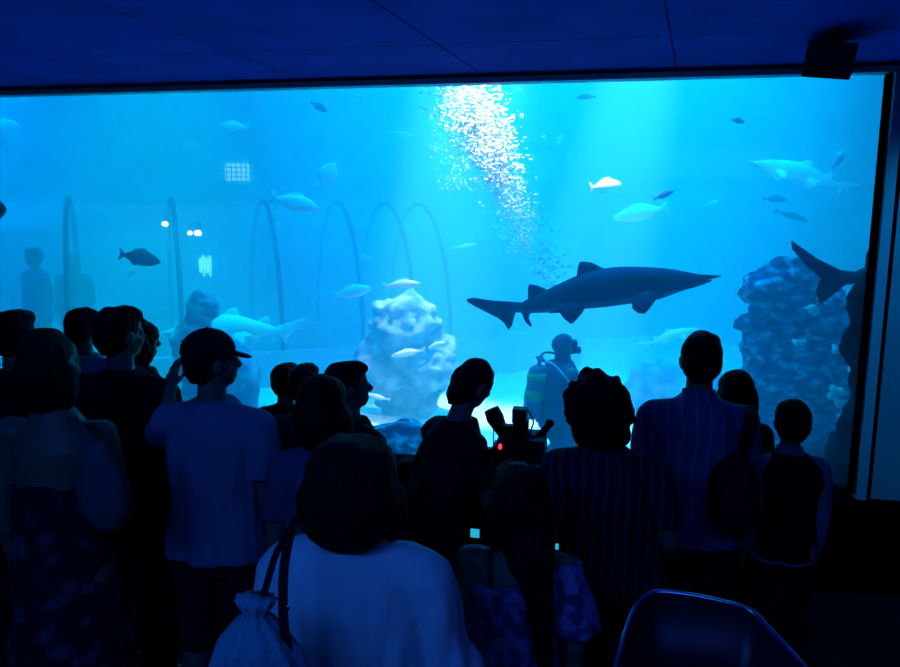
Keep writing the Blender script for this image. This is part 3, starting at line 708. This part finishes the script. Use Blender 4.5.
rock('rock', 'tall craggy blue rock tower with pale crusts at the right of the tank', [bl(785, 286, 38, 30, 6.5), bl(775, 330, 34, 42, 6.5), bl(815, 325, 38, 50, 6.6), bl(790, 380, 50, 50, 6.5), bl(828, 392, 28, 50, 6.5), bl(800, 432, 58, 44, 6.5), base(798, 58, 6.5, 1.0, .35)], M_rock, 1, .10, .022)
rock('rock', 'black rock edge beside the right frame', [bl(872, 300, 24, 30, 4.9), bl(872, 340, 32, 38, 4.9), bl(868, 380, 22, 34, 4.9), bl(880, 430, 44, 60, 4.95), base(880, 44, 4.95, .9)], M_rockd, 4, .05, .025)
rock('rock', 'low dark boulder at the foot of the black rock edge', [bl(832, 474, 30, 26, 5.7), base(832, 32, 5.7, .35)], M_rockd, 14, .05, .025)
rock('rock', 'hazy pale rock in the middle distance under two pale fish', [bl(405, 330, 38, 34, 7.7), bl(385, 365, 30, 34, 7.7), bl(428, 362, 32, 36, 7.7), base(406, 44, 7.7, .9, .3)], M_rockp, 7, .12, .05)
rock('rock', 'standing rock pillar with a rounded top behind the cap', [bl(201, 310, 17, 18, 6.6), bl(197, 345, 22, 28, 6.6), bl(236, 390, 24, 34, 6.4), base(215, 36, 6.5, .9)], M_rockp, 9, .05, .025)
rock('rock', 'dark mound low in front of the bright sand', [bl(392, 462, 42, 36, 5.6), bl(372, 448, 24, 24, 5.6), bl(425, 474, 30, 28, 5.5), base(392, 52, 5.6, .35)], M_rock, 11, .05, .025)
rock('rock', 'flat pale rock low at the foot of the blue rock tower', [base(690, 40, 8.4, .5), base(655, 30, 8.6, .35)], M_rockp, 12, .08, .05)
rr = random.Random(3)
for k, (px, py, s_) in enumerate(((836, 395, 9), (846, 415, 6), (812, 310, 6), (800, 345, 5), (838, 350, 5), (822, 300, 4))):
    c = at(px, py, 6.0); bm = bmesh.new(); q = .0082 * s_
    for _ in range(14):
        v = Vector((rr.uniform(-1, 1), rr.uniform(-.5, .5), rr.uniform(-.8, .8))) * q; ell(bm, c + v, (q * rr.uniform(.25, .5),) * 3, seg=8, rings=6)
    me = remesh(bm, .01, 1)
    for v in me.vertices: v.co -= c
    o = link('coral', me, M_algae); o.location = c
    tag(o, ['bright green coral clump low on the blue rock tower, larger of two', 'bright green coral clump low on the blue rock tower, smaller of two', 'green coral near the top of the blue rock tower, below the shark tail', 'green coral on the middle of the blue rock tower', 'green coral on the right flank of the blue rock tower', 'topmost green coral on the blue rock tower'][k], 'coral')

# --- walk-through tunnel on the left, far back
M_acr = bpy.data.materials.new('tunnel_acrylic'); M_acr.use_nodes = True; nt = M_acr.node_tree; nt.nodes.clear()
out_ = nt.nodes.new('ShaderNodeOutputMaterial'); mx = nt.nodes.new('ShaderNodeMixShader'); tr = nt.nodes.new('ShaderNodeBsdfTransparent'); df = nt.nodes.new('ShaderNodeBsdfPrincipled')
mx.inputs[0].default_value = .12; df.inputs['Base Color'].default_value = (.5, .8, .9, 1); df.inputs['Roughness'].default_value = .15
nt.links.new(tr.outputs[0], mx.inputs[1]); nt.links.new(df.outputs[0], mx.inputs[2]); nt.links.new(mx.outputs[0], out_.inputs[0])
M_rib = mat('tunnel_rib_metal', (.02, .12, .2), .6, .3)
TYc, TR, TH, TV = 9.9, 1.25, .5, 1.8
tu = thing('aquarium_tunnel', 'hazy acrylic walk-through tunnel crossing the back left of the tank', 'tunnel', (-3.9, TYc, 0), (0, 0, R(34)))
def tun_x(px, z=221):
    d = at(px, z, 1.) - CAM; m_ = d.x; c_, s_ = math.cos(R(34)), math.sin(R(34)); return (m_ * TYc + 3.9) / (c_ - m_ * s_)
def tun_y(px): return TYc + tun_x(px) * math.sin(R(34))
def arc_ring(x, r, n=22): return [(x, r * math.cos(t), TH + r / TR * TV * math.sin(t)) for t in [math.pi * i / n for i in range(n + 1)]]
bm = bmesh.new(); xa, xb = -6.4, 3.6
ra, rb = arc_ring(xa, TR), arc_ring(xb, TR); ia, ib = arc_ring(xa, TR - .05), arc_ring(xb, TR - .05)
ring_loft(bm, [ra + ia[::-1], rb + ib[::-1]]); obj('acrylic_vault', bm, M_acr, tu)
for sd in (-1, 1):
    bm = bmesh.new(); box(bm, (xa, sd * TR - .08, 0), (xb, sd * TR + .08, TH)); obj('side_wall', bm, mat('tunnel_base_%s' % ('near' if sd < 0 else 'far'), (.25, .5, .58), .8, .2), tu)
for x in (-6.2, tun_x(70), tun_x(172), tun_x(263), tun_x(337), tun_x(385), tun_x(418)):
    bm = bmesh.new(); tube(bm, arc_ring(x, TR + .02), .028, 8); obj('rib', bm, M_rib, tu, True)
M_lamp = mat('lamp_lens', (.8, .95, 1), .3, .3, emit=(.55, .95, 1), estr=14)
for px, py, r in ((165, 224, .028), (190, 233, .022), (198, 233, .032), (150, 262, .012)):
    c = at(px, py, tun_y(px))
    if px == 150: continue
    t_ = thing('tunnel_lamp', {165: 'small bright lamp in the tunnel roof, left one set apart', 190: 'small bright lamp in the tunnel roof, dimmer of the close pair', 198: 'small bright lamp in the tunnel roof, brighter of the close pair'}[px], 'lamp', c)
    bm = bmesh.new(); ell(bm, (0, 0, 0), (r * 1.5, r, r * 1.1)); obj('lens', bm, M_lamp, t_, True)
    bm = bmesh.new(); cone(bm, (0, .01, .03), (0, .06, .12), r * 1.3, r * .8); obj('housing', bm, M_rib, t_, True)
# reflected streaks put in as glowing tubes, and the bright grille on the far wall
c = at(205, 265, tun_y(205) + .4); sl = thing('light_or_glint', 'bright reflected streaks, built as glowing tubes, above the standing rock', 'light', c)
M_glow = mat('reflection_streak', (.7, .95, 1), .3, .3, emit=(.1, .85, 1), estr=1.6)
for dx, hh in ((-.07, .13), (-.02, .2), (.03, .14), (.075, .2)):
    bm = bmesh.new(); capsule(bm, (dx, 0, -hh * .7), (dx, 0, hh * .55), .018, .026, 10); obj('reflection_streak', bm, M_glow, sl, True)
c = at(237, 172, TY1 - .06); gr = thing('underwater_light', 'bright rectangular grille light high on the far wall at the left', 'light', c)
M_gr = mat('grille_glow', (.6, .95, 1), .4, .3, emit=(.1, .85, 1), estr=2.6)
bm = bmesh.new(); box(bm, (-.24, -.02, -.16), (.24, .02, .16), bev=.01); obj('lit_panel', bm, M_gr, gr)
for i in range(3):
    bm = bmesh.new(); box(bm, (-.24, -.05, -.105 + i * .09), (.24, -.022, -.085 + i * .09)); obj('bar', bm, M_rib, gr)
for i in range(5):
    bm = bmesh.new(); box(bm, (-.205 + i * .1, -.05, -.16), (-.195 + i * .1, -.022, .16)); obj('bar', bm, M_rib, gr)
# two visitors walking in the tunnel
M_far = cloth('blue_jacket', (.03, .12, .35))
def plain_person(label, px, py, Y, m, seed, face):
    T = at(px, py, Y); F = Fig(T.z, 1.1, 1.1); A = [DEFARM(-1), DEFARM(1)]
    root = thing('person', label, 'person', (T.x, T.y, 0.02), (0, 0, R(face)))
    build_body(F, A, None, M_skin, 'body', root); build_hair(F, 'short', M_hair_brown, root, seed); build_top(F, 'long', m, root, A, seed); build_bottom(F, 'trousers', M_jeans, root); build_shoes(F, root)
    return root
plain_person('blurred visitor in blue inside the tunnel at the far left', 33, 250, tun_y(33), M_far, 31, 160)
plain_person('blurred visitor inside the tunnel, right of the one in blue', 72, 256, tun_y(72) + .55, M_grey, 32, 200)

# --- bubbles: a rising plume from the diver
rr = random.Random(11); bm = bmesh.new(); Yb = 6.05
path = [(556, 300), (549, 276), (536, 250), (520, 215), (508, 188), (494, 160), (484, 135), (470, 108), (462, 84)]
pw = [8, 18, 26, 24, 20, 20, 26, 28, 34]; dens = [.15, .5, .7, .6, .8, 2.2, 4.0, 2.2, .9]
cum = []
for i in range(len(path) - 1): cum.append((dens[i] + dens[i + 1]))
tot = sum(cum); N = 5200
tmpl = bmesh.new(); bmesh.ops.create_icosphere(tmpl, subdivisions=1, radius=1); tv = [v.co.copy() for v in tmpl.verts]; tf = [[v.index for v in f.verts] for f in tmpl.faces]; tmpl.free()
V, Fc = [], []
def bub(c, r):
    n = len(V); V.extend([c + Vector((v.x * r * 1.25, v.y * r, v.z * r * .8)) for v in tv]); Fc.extend([[n + i for i in f] for f in tf])
for _ in range(N):
    u = rr.uniform(0, tot); i = 0
    while u > cum[i]: u -= cum[i]; i += 1
    t = u / cum[i]; x = path[i][0] * (1 - t) + path[i + 1][0] * t; y = path[i][1] * (1 - t) + path[i + 1][1] * t; w_ = pw[i] * (1 - t) + pw[i + 1] * t
    g_x = rr.gauss(0, .55); c = at(x + g_x * w_, y + rr.gauss(0, 5), Yb + rr.gauss(0, .12))
    if c.z > 3.6: continue
    bub(c, rr.choice((.003, .004, .005, .006, .008, .011)) * (1 if y > 180 else 1.35))
for _ in range(900):   # strays to the left of the plume
    y = rr.uniform(88, 190); bub(at(rr.gauss(450, 16) + (y - 88) * .2, y, Yb + rr.gauss(0, .15)), rr.uniform(.003, .006))
me = bpy.data.meshes.new('bubbles'); me.from_pydata([tuple(v) for v in V], [], Fc); me.update()
M_bub = mat('air_bubble', (.95, .97, .97), .25, .8)
bo = link('bubbles', me, M_bub); bo['kind'] = 'stuff'; tag(bo, 'white plume of air bubbles rising from the diver to the top of the window', 'bubbles')

# --- the diver, kneeling on the sand, facing right
M_neo = cloth('neoprene', (.03, .05, .09)); M_tankm = mat('cylinder_paint', (.10, .17, .20), .4, .5); M_yel = mat('yellow_band', (.30, .50, .12), .7, .2)
Td = at(562, 338, 6.2); Fd = Fig(Td.z - .02, 1.3, 1.3, (.0, .07), (8, 0, -18), 1.0, drop=.40)
crd = Fd.W(Fd.Hd(Vector((0, -.02, 1.725)))); crd.z -= .40; Fd.k = (Td.z - .02) / crd.z; crd *= Fd.k
fz = R(-62); qd = Matrix.Rotation(fz, 3, 'Z') @ Vector((crd.x, crd.y, 0))
dv = thing('person', 'scuba diver kneeling on the sand in the tank with an air cylinder on the back', 'person', (Td.x - qd.x, Td.y - qd.y, .05), (0, 0, fz))
legs_d = [((sd * .12, .16, .47), (sd * .13, -.28, .46), (sd * .13, -.42, .43)) for sd in (-1, 1)]
AD = [((-.07, .14, -.22), (.04, .24, -.04), (0, 1, -.1), (1, 0, 0)), ((.07, .14, -.24), (-.02, .24, -.02), (0, 1, -.1), (-1, 0, 0))]
build_body(Fd, AD, legs_d, M_skin, 'body', dv)
build_top(Fd, 'long', M_neo, dv, AD, 40, .84, 'wetsuit_top'); build_bottom(Fd, 'trousers', M_neo, dv, legs_d)
def dpart(nm, f, m, parent=dv, head=False, vox=None):
    bm = bmesh.new(); f(bm); Fd.up(bm, 0, head)
    me = remesh(bm, vox, 1) if vox else bpy.data.meshes.new(nm)
    if not vox: bmesh.ops.recalc_face_normals(bm, faces=bm.faces); bm.to_mesh(me); bm.free()
    return link(nm, Fd.fin(me), m, parent)
dpart('hood', lambda b: (ell(b, (0, -.016, 1.635), (.088, .106, .098)), ell(b, (0, .0, 1.565), (.07, .078, .06)), cone(b, (0, -.01, 1.55), (0, -.01, 1.44), .075, .085)), M_neo, head=True, vox=.012)
mk = dpart('mask', lambda b: (box(b, (-.068, .075, 1.585), (.068, .125, 1.65), bev=.012)), M_black, head=True)
dpart('regulator', lambda b: (cone(b, (0, .09, 1.548), (0, .15, 1.545), .028, .036), ell(b, (0, .155, 1.545), (.035, .014, .035))), M_black, head=True)
cyl = dpart('air_cylinder', lambda b: (cone(b, (-.03, -.245, .93), (-.03, -.235, 1.36), .092, .092, 24), ell(b, (-.03, -.235, 1.36), (.092, .092, .07)), ell(b, (-.03, -.245, .93), (.092, .092, .05)), cone(b, (-.03, -.235, 1.40), (-.03, -.235, 1.50), .02, .02)), M_tankm)
for z0, z1 in ((1.28, 1.345), (1.08, 1.18)):
    dpart('yellow_band', lambda b: cone(b, (-.03, -.243 + .01 * (z0 - .93), z0), (-.03, -.243 + .01 * (z1 - .93), z1), .096, .096, 24), M_yel, cyl)
dpart('valve', lambda b: (cone(b, (-.10, -.235, 1.485), (.06, -.235, 1.485), .016, .016), ell(b, (-.03, -.235, 1.49), (.034, .034, .028))), M_tankm, cyl)
dpart('buoyancy_vest', lambda b: (loft(b, [(1.0, .19, .14, -.02), (1.15, .20, .155, -.025), (1.3, .20, .15, -.025), (1.38, .15, .12, -.02)], wx=1.15), ), M_neo, vox=.015)
dpart('hose', lambda b: tube(b, fair([(.02, -.235, 1.47), (.13, -.17, 1.46), (.24, -.06, 1.34), (.29, .04, 1.2), (.29, .14, 1.06), (.25, .26, .96)], 6), .011, 8), mat('pale_hose', (.6, .75, .75), .5, .3))
dpart('hose', lambda b: tube(b, fair([(-.06, -.235, 1.49), (-.16, -.12, 1.52), (-.14, .06, 1.50), (-.03, .14, 1.53)], 6), .012, 8), M_black)
for sd in (-1, 1):
    bm = bmesh.new(); plate(bm, [(-.05, 0), (.05, 0), (.1, -.32), (-.1, -.32)], .02, (sd * .13, -.40, .45), (1, 0, 0), (0, 1, .08)); me = bpy.data.meshes.new('fin'); bm.to_mesh(me); bm.free(); link('swim_fin', Fd.fin(me), M_black, dv)
# ================================================================ things in the room
M_metal = mat('dark_metal', (.03, .03, .035), .35, .5, metal=.6); M_chrome = mat('shiny_metal', (.7, .75, .8), .16, .6, metal=1.)
M_red = mat('red_tally', (.6, .02, .05), .4, .4, emit=(1, .03, .10), estr=2.2)
# --- professional video camera on a tripod
DV = 3.5; U = DV / FPX
base_ = atd(523, 470, DV); vr = thing('video_camera', 'black professional video camera with a small red light, standing in front of the pane', 'video camera', (base_.x, base_.y, base_.z))
tp = thing('tripod', 'black tripod carrying the video camera before the pane', 'tripod', (base_.x, base_.y, 0))
def vq(px, py, dy=0): return atd(px, py, DV) + Vector((0, dy, 0)) - base_
def vbox(nm, x0, y0, x1, y1, dy0, dy1, m=M_black, parent=vr, bev=.004):
    bm = bmesh.new(); a, b = vq(x0, y1), vq(x1, y0); c = (a + b) / 2; hw, hh = (x1 - x0) / 2 * U, (y1 - y0) / 2 * U
    box(bm, (c.x - hw, dy0, c.z - hh), (c.x + hw, dy1, c.z + hh), bev=bev); return obj(nm, bm, m, parent)
bd = vbox('body', 500, 433, 546, 457, -.10, .10)
vbox('battery', 493, 444, 501, 460, -.06, .06); vbox('base_plate', 497, 457, 546, 462, -.05, .06, M_metal)
vbox('grip', 538, 440, 547, 470, -.05, .0); vbox('microphone_mount', 514, 418, 529, 436, -.03, .03); vbox('monitor', 514, 405, 528, 419, -.05, .02)
bm = bmesh.new(); tube(bm, [vq(506, 442, .04), vq(500, 432, .04), vq(494, 420, .04), vq(490, 411, .04)], [.022, .030, .042, .036], 16); obj('lens_hood', bm, M_black, vr, True)
bm = bmesh.new(); capsule(bm, vq(532, 446, -.02), vq(549, 424, -.02), .024, .017); ell(bm, vq(550, 422, -.02), (.022, .02, .019)); obj('viewfinder', bm, M_black, vr, True)
bm = bmesh.new(); tube(bm, [vq(494, 448, -.02), vq(494, 424, -.02)], .0028, 6); obj('antenna', bm, M_black, vr)
bm = bmesh.new(); ell(bm, vq(503, 440, -.106), (.009, .006, .013)); obj('red_light', bm, M_red, vr, True)
bm = bmesh.new(); tube(bm, fair([vq(506, 434, -.08), vq(512, 428, -.09), vq(526, 428, -.09), vq(538, 434, -.08)], 5), .006, 8); obj('carry_handle', bm, M_black, vr, True)
vbox('side_arm', 484, 449, 500, 453, -.02, .02); vbox('receiver', 502, 424, 513, 436, -.02, .03); vbox('battery_clip', 486, 452, 496, 464, -.03, .02)
bm = bmesh.new(); capsule(bm, vq(530, 436, -.06), vq(543, 431, -.06), .012, .010); obj('microphone', bm, M_black, vr, True)
bm = bmesh.new(); tube(bm, fair([vq(528, 410, .0), vq(534, 420, -.03), vq(531, 432, -.05), vq(540, 444, -.06)], 5), .004, 8); obj('cable', bm, M_black, vr, True)
zt = base_.z
bm = bmesh.new(); cone(bm, (0, 0, zt - .09), (0, 0, zt + 7 * U), .045, .035, 18); obj('fluid_head', bm, M_metal, tp, True)
bm = bmesh.new(); tube(bm, [(0, 0, zt - .09), (0, 0, .42)], .018); obj('centre_column', bm, M_metal, tp, True)
bm = bmesh.new(); tube(bm, [(-.03, -.03, zt - .02), (-.16, -.13, zt - .05), (-.2, -.16, zt - .06)], .009); obj('pan_handle', bm, M_black, tp, True)
for k in range(3):
    t = R(90 + 120 * k); bm = bmesh.new(); d = Vector((math.cos(t), math.sin(t), 0))
    tube(bm, [d * .04 + Vector((0, 0, zt - .12)), d * .15 + Vector((0, 0, .45)), d * .23 + Vector((0, 0, .015))], [.018, .014, .011]); lg = obj('leg', bm, M_metal, tp, True)
    bm = bmesh.new(); ell(bm, d * .235 + Vector((0, 0, .013)), (.02, .02, .013)); obj('rubber_foot', bm, M_black, lg, True)

# --- black projector box under the ceiling at the right corner
c = at(830, 52, 3.8); zt = 2.905
pj = thing('ceiling_speaker', 'black box-shaped speaker hanging under the ceiling at the top right of the window', 'speaker', (c.x, c.y, zt), (0, 0, R(-14)))
bm = bmesh.new(); box(bm, (-.10, -.12, -.165), (.10, .10, -.025), rot=(R(12), R(8), 0), bev=.012); bx_ = obj('cabinet', bm, mat('speaker_cabinet', (.006, .006, .012), .6, .2), pj)
bm = bmesh.new(); box(bm, (-.10, -.005, -.065), (.10, .005, .065), rot=(R(12), R(8), 0)); g_o = obj('grille', bm, M_metal, pj); g_o.location = (0, -.118, -.10)
bm = bmesh.new(); tube(bm, [(0, 0, -.08), (0, 0, 0)], .015); box(bm, (-.05, -.05, -.012), (.05, .05, 0)); obj('bracket', bm, M_metal, pj)

# --- tub chair with a shiny rim, bottom right
DC = 2.15
rim = [(600, 735), (610, 690), (622, 645), (634, 610), (646, 596), (662, 592), (700, 597), (738, 606), (755, 614), (770, 630), (790, 651), (812, 676), (835, 705), (850, 735)]
def cp(px, py):
    t = max(0, (py - 592) / 140.); return atd(px, py, DC - .42 * t)
W3 = [cp(*q) for q in rim]; cc = sum(W3, Vector()) / len(W3)
ch = thing('chair', 'dark tub chair with a curved shiny metal rim at the bottom right', 'chair', (cc.x, cc.y, 0))
W3 = [q - Vector((cc.x, cc.y, 0)) for q in W3]; W3f = fair(W3, 5)
bm = bmesh.new(); tube(bm, W3f, .0085, 10); obj('rim', bm, M_chrome, ch, True)
bm = bmesh.new(); rr_ = []
for p in W3f:
    q = Vector((p.x * .8, p.y * .8 + .03, .42)); i = p * .955; i.z = p.z - .004; qi = Vector((q.x * .93, q.y * .93, .42))
    rr_.append([p - Vector((0, 0, .004)), q, qi, i])
ring_loft(bm, rr_); obj('shell', bm, mat('dark_chair_shell', (.012, .014, .02), .35, .4), ch, True)
bm = bmesh.new(); ell(bm, (0, 0, .45), (.27, .24, .05)); obj('seat', bm, M_bag_black, ch, True)
for sx in (-1, 1):
    for sy in (-1, 1):
        bm = bmesh.new(); tube(bm, [(sx * .17, sy * .15, .43), (sx * .21, sy * .19, .005)], .012); obj('leg', bm, M_chrome, ch, True)

# --- small low lights near the floor in front of the pane
M_low = mat('low_light', (.3, .8, .9), .3, .4, emit=(.02, .50, .75), estr=.9)
for px, py, w_, h_, lb in ((475, 533, 9, 9, 'small square glowing light low on the wall, right of the leaning man'), (553, 546, 11, 6, 'small flat glowing light low on the wall beside the curly-haired person')):
    c = at(px, py, YW - .012); u = .0062
    o = thing('light_or_glint', lb, 'light', c); bm = bmesh.new(); box(bm, (-w_ * u / 2, -.006, -h_ * u / 2), (w_ * u / 2, .004, h_ * u / 2), bev=.003); obj('lens', bm, M_low, o)
    bm = bmesh.new(); box(bm, (-w_ * u * .62, -.002, -h_ * u * .68), (w_ * u * .62, .0115, h_ * u * .68)); obj('bezel', bm, M_metal, o)
for px, py, w_, lb in ((745, 582, 20, 'wider glowing light on the floor between the tall man and the boy'), (784, 586, 9, 'narrower glowing light on the floor below the boy')):
    d = at(px, py, 1) - CAM; c = CAM + d * ((.02 - CAM.z) / d.z); u = .0058
    o = thing('floor_light', lb, 'light', (c.x, c.y, 0)); bm = bmesh.new(); box(bm, (-w_ * u / 2, -.05, .012), (w_ * u / 2, .05, .03), bev=.004); obj('lens', bm, M_low, o)
    bm = bmesh.new(); box(bm, (-w_ * u * .6, -.06, .0), (w_ * u * .6, .06, .014)); obj('bezel', bm, M_metal, o)

# --- bags
def strap(pts, w_, th, parent, m, name='strap'):
    bm = bmesh.new(); P_ = fair(pts, 6); rings = []
    for i, p in enumerate(P_):
        d = (P_[min(i + 1, len(P_) - 1)] - P_[max(i - 1, 0)]).normalized(); n = (CAM - (p + parent.location)).normalized(); a = d.cross(n).normalized(); n = a.cross(d)
        rings.append([p + a * w_ / 2 + n * th, p - a * w_ / 2 + n * th, p - a * w_ / 2 - n * th, p + a * w_ / 2 - n * th])
    ring_loft(bm, rings); return obj(name, bm, m, parent)
# drawstring bag on the back of the woman in the pale blouse
bc = atd(258, 668, 1.50); bg = thing('drawstring_bag', 'pale canvas drawstring bag hanging at the left of the pale blouse', 'bag', bc)
bm = bmesh.new(); rings = []
for k, (z, rx, ry) in enumerate(((-.20, .02, .02), (-.19, .10, .06), (-.12, .125, .075), (-.03, .115, .07), (.05, .085, .055), (.10, .045, .035), (.118, .022, .02), (.135, .035, .028), (.15, .042, .03))):
    rings.append([(rx * math.cos(t) * (1 + .06 * math.sin(7 * t)), ry * math.sin(t) * (1 + .12 * math.sin(9 * t)), z) for t in [2 * math.pi * i / 54 for i in range(54)]])
ring_loft(bm, rings); obj('bag_body', bm, M_canvas, bg, True)
def rl(px, py, D, o): return atd(px, py, D) - o.location
strap([rl(297, 517, 1.66, bg), rl(291, 532, 1.55, bg), rl(285, 560, 1.49, bg), rl(283, 590, 1.47, bg), rl(284, 625, 1.47, bg), rl(290, 665, 1.47, bg)], .019, .003, bg, M_bag_black)
strap([rl(291, 530, 1.555, bg), rl(277, 552, 1.50, bg), rl(268, 580, 1.49, bg), rl(262, 602, 1.49, bg)], .014, .003, bg, M_bag_black)
bm = bmesh.new(); ell(bm, rl(288, 608, 1.462, bg), (.004, .003, .006)); obj('buckle', bm, M_chrome, bg, True)
# black backpack slung on the tall man's right shoulder
bc = atd(734, 492, 2.82); bp = thing('backpack', 'black backpack slung from the right shoulder of the tall man', 'backpack', bc)
bm = bmesh.new(); ell(bm, (0, 0, 0), (.095, .07, .15)); ell(bm, (0, -.01, -.07), (.10, .08, .10)); box(bm, (-.07, -.06, -.12), (.07, .05, .10), bev=.02)
me = remesh(bm, .01, 3); ruffle(me, .008, 12); link('pack_body', me, M_bag_black, bp)
bm = bmesh.new(); box(bm, (-.06, -.11, -.12), (.06, -.07, 0), bev=.015); obj('pocket', bm, M_bag_black, bp)
strap([rl(750, 406, 2.80, bp), rl(751, 410, 2.76, bp), rl(750, 425, 2.70, bp), rl(744, 450, 2.73, bp), rl(738, 470, 2.74, bp)], .05, .004, bp, M_bag_black)
# soft grey bag carried on the right arm of the bare-backed woman
bc = atd(100, 480, 2.36); sb = thing('shoulder_bag', 'soft grey cloth bag on the right side of the bare-backed woman', 'bag', bc)
bm = bmesh.new(); rings = []
for z, rx, ry in ((-.16, .02, .02), (-.15, .06, .035), (-.08, .085, .05), (0, .08, .045), (.07, .06, .03), (.12, .035, .018)):
    rings.append([(rx * math.cos(t) - z * .1, ry * math.sin(t) * (1 + .1 * math.sin(6 * t)), z) for t in [2 * math.pi * i / 36 for i in range(36)]])
ring_loft(bm, rings); obj('bag_body', bm, mat('grey_bag_cloth', (.05, .09, .09), .9, .1, bump=.4, bump_scale=40), sb, True)
strap([rl(72, 419, 2.45, sb), rl(74, 423, 2.40, sb), rl(80, 430, 2.37, sb), rl(92, 452, 2.36, sb)], .035, .003, sb, mat('grey_strap', (.05, .08, .08), .9, .1))
# bra strap seen on the bare shoulder of the woman in violet, as a part of her
r_, F_, A_ = P['violet']
strap([pin(r_, F_, (-.085, .02, 1.425)), pin(r_, F_, (-.09, -.06, 1.415)), pin(r_, F_, (-.085, -.098, 1.37)), pin(r_, F_, (-.075, -.112, 1.30))], .012, .0025, r_, M_bag_black, 'shoulder_strap')
# phone in the raised hand of the man in the cap
r_, F_, A_ = P['cap']; S_, e_, w_ = arm_pts(F_, A_[0], -1)
hp_ = Matrix.Rotation(r_.rotation_euler.z, 3, 'Z') @ ((w_ + Vector((.05, .075, .12))) * F_.k) + r_.location
ph = thing('phone', 'dark phone held up by the man in the peaked cap', 'phone', hp_, (0, 0, R(-8)))
bm = bmesh.new(); box(bm, (-.035, -.004, -.07), (.035, .004, .07), bev=.003); obj('case', bm, M_black, ph)
bm = bmesh.new(); box(bm, (-.031, -.0052, -.063), (.031, -.0041, .063)); obj('screen', bm, mat('phone_glass', (.01, .01, .015), .1, .5), ph)
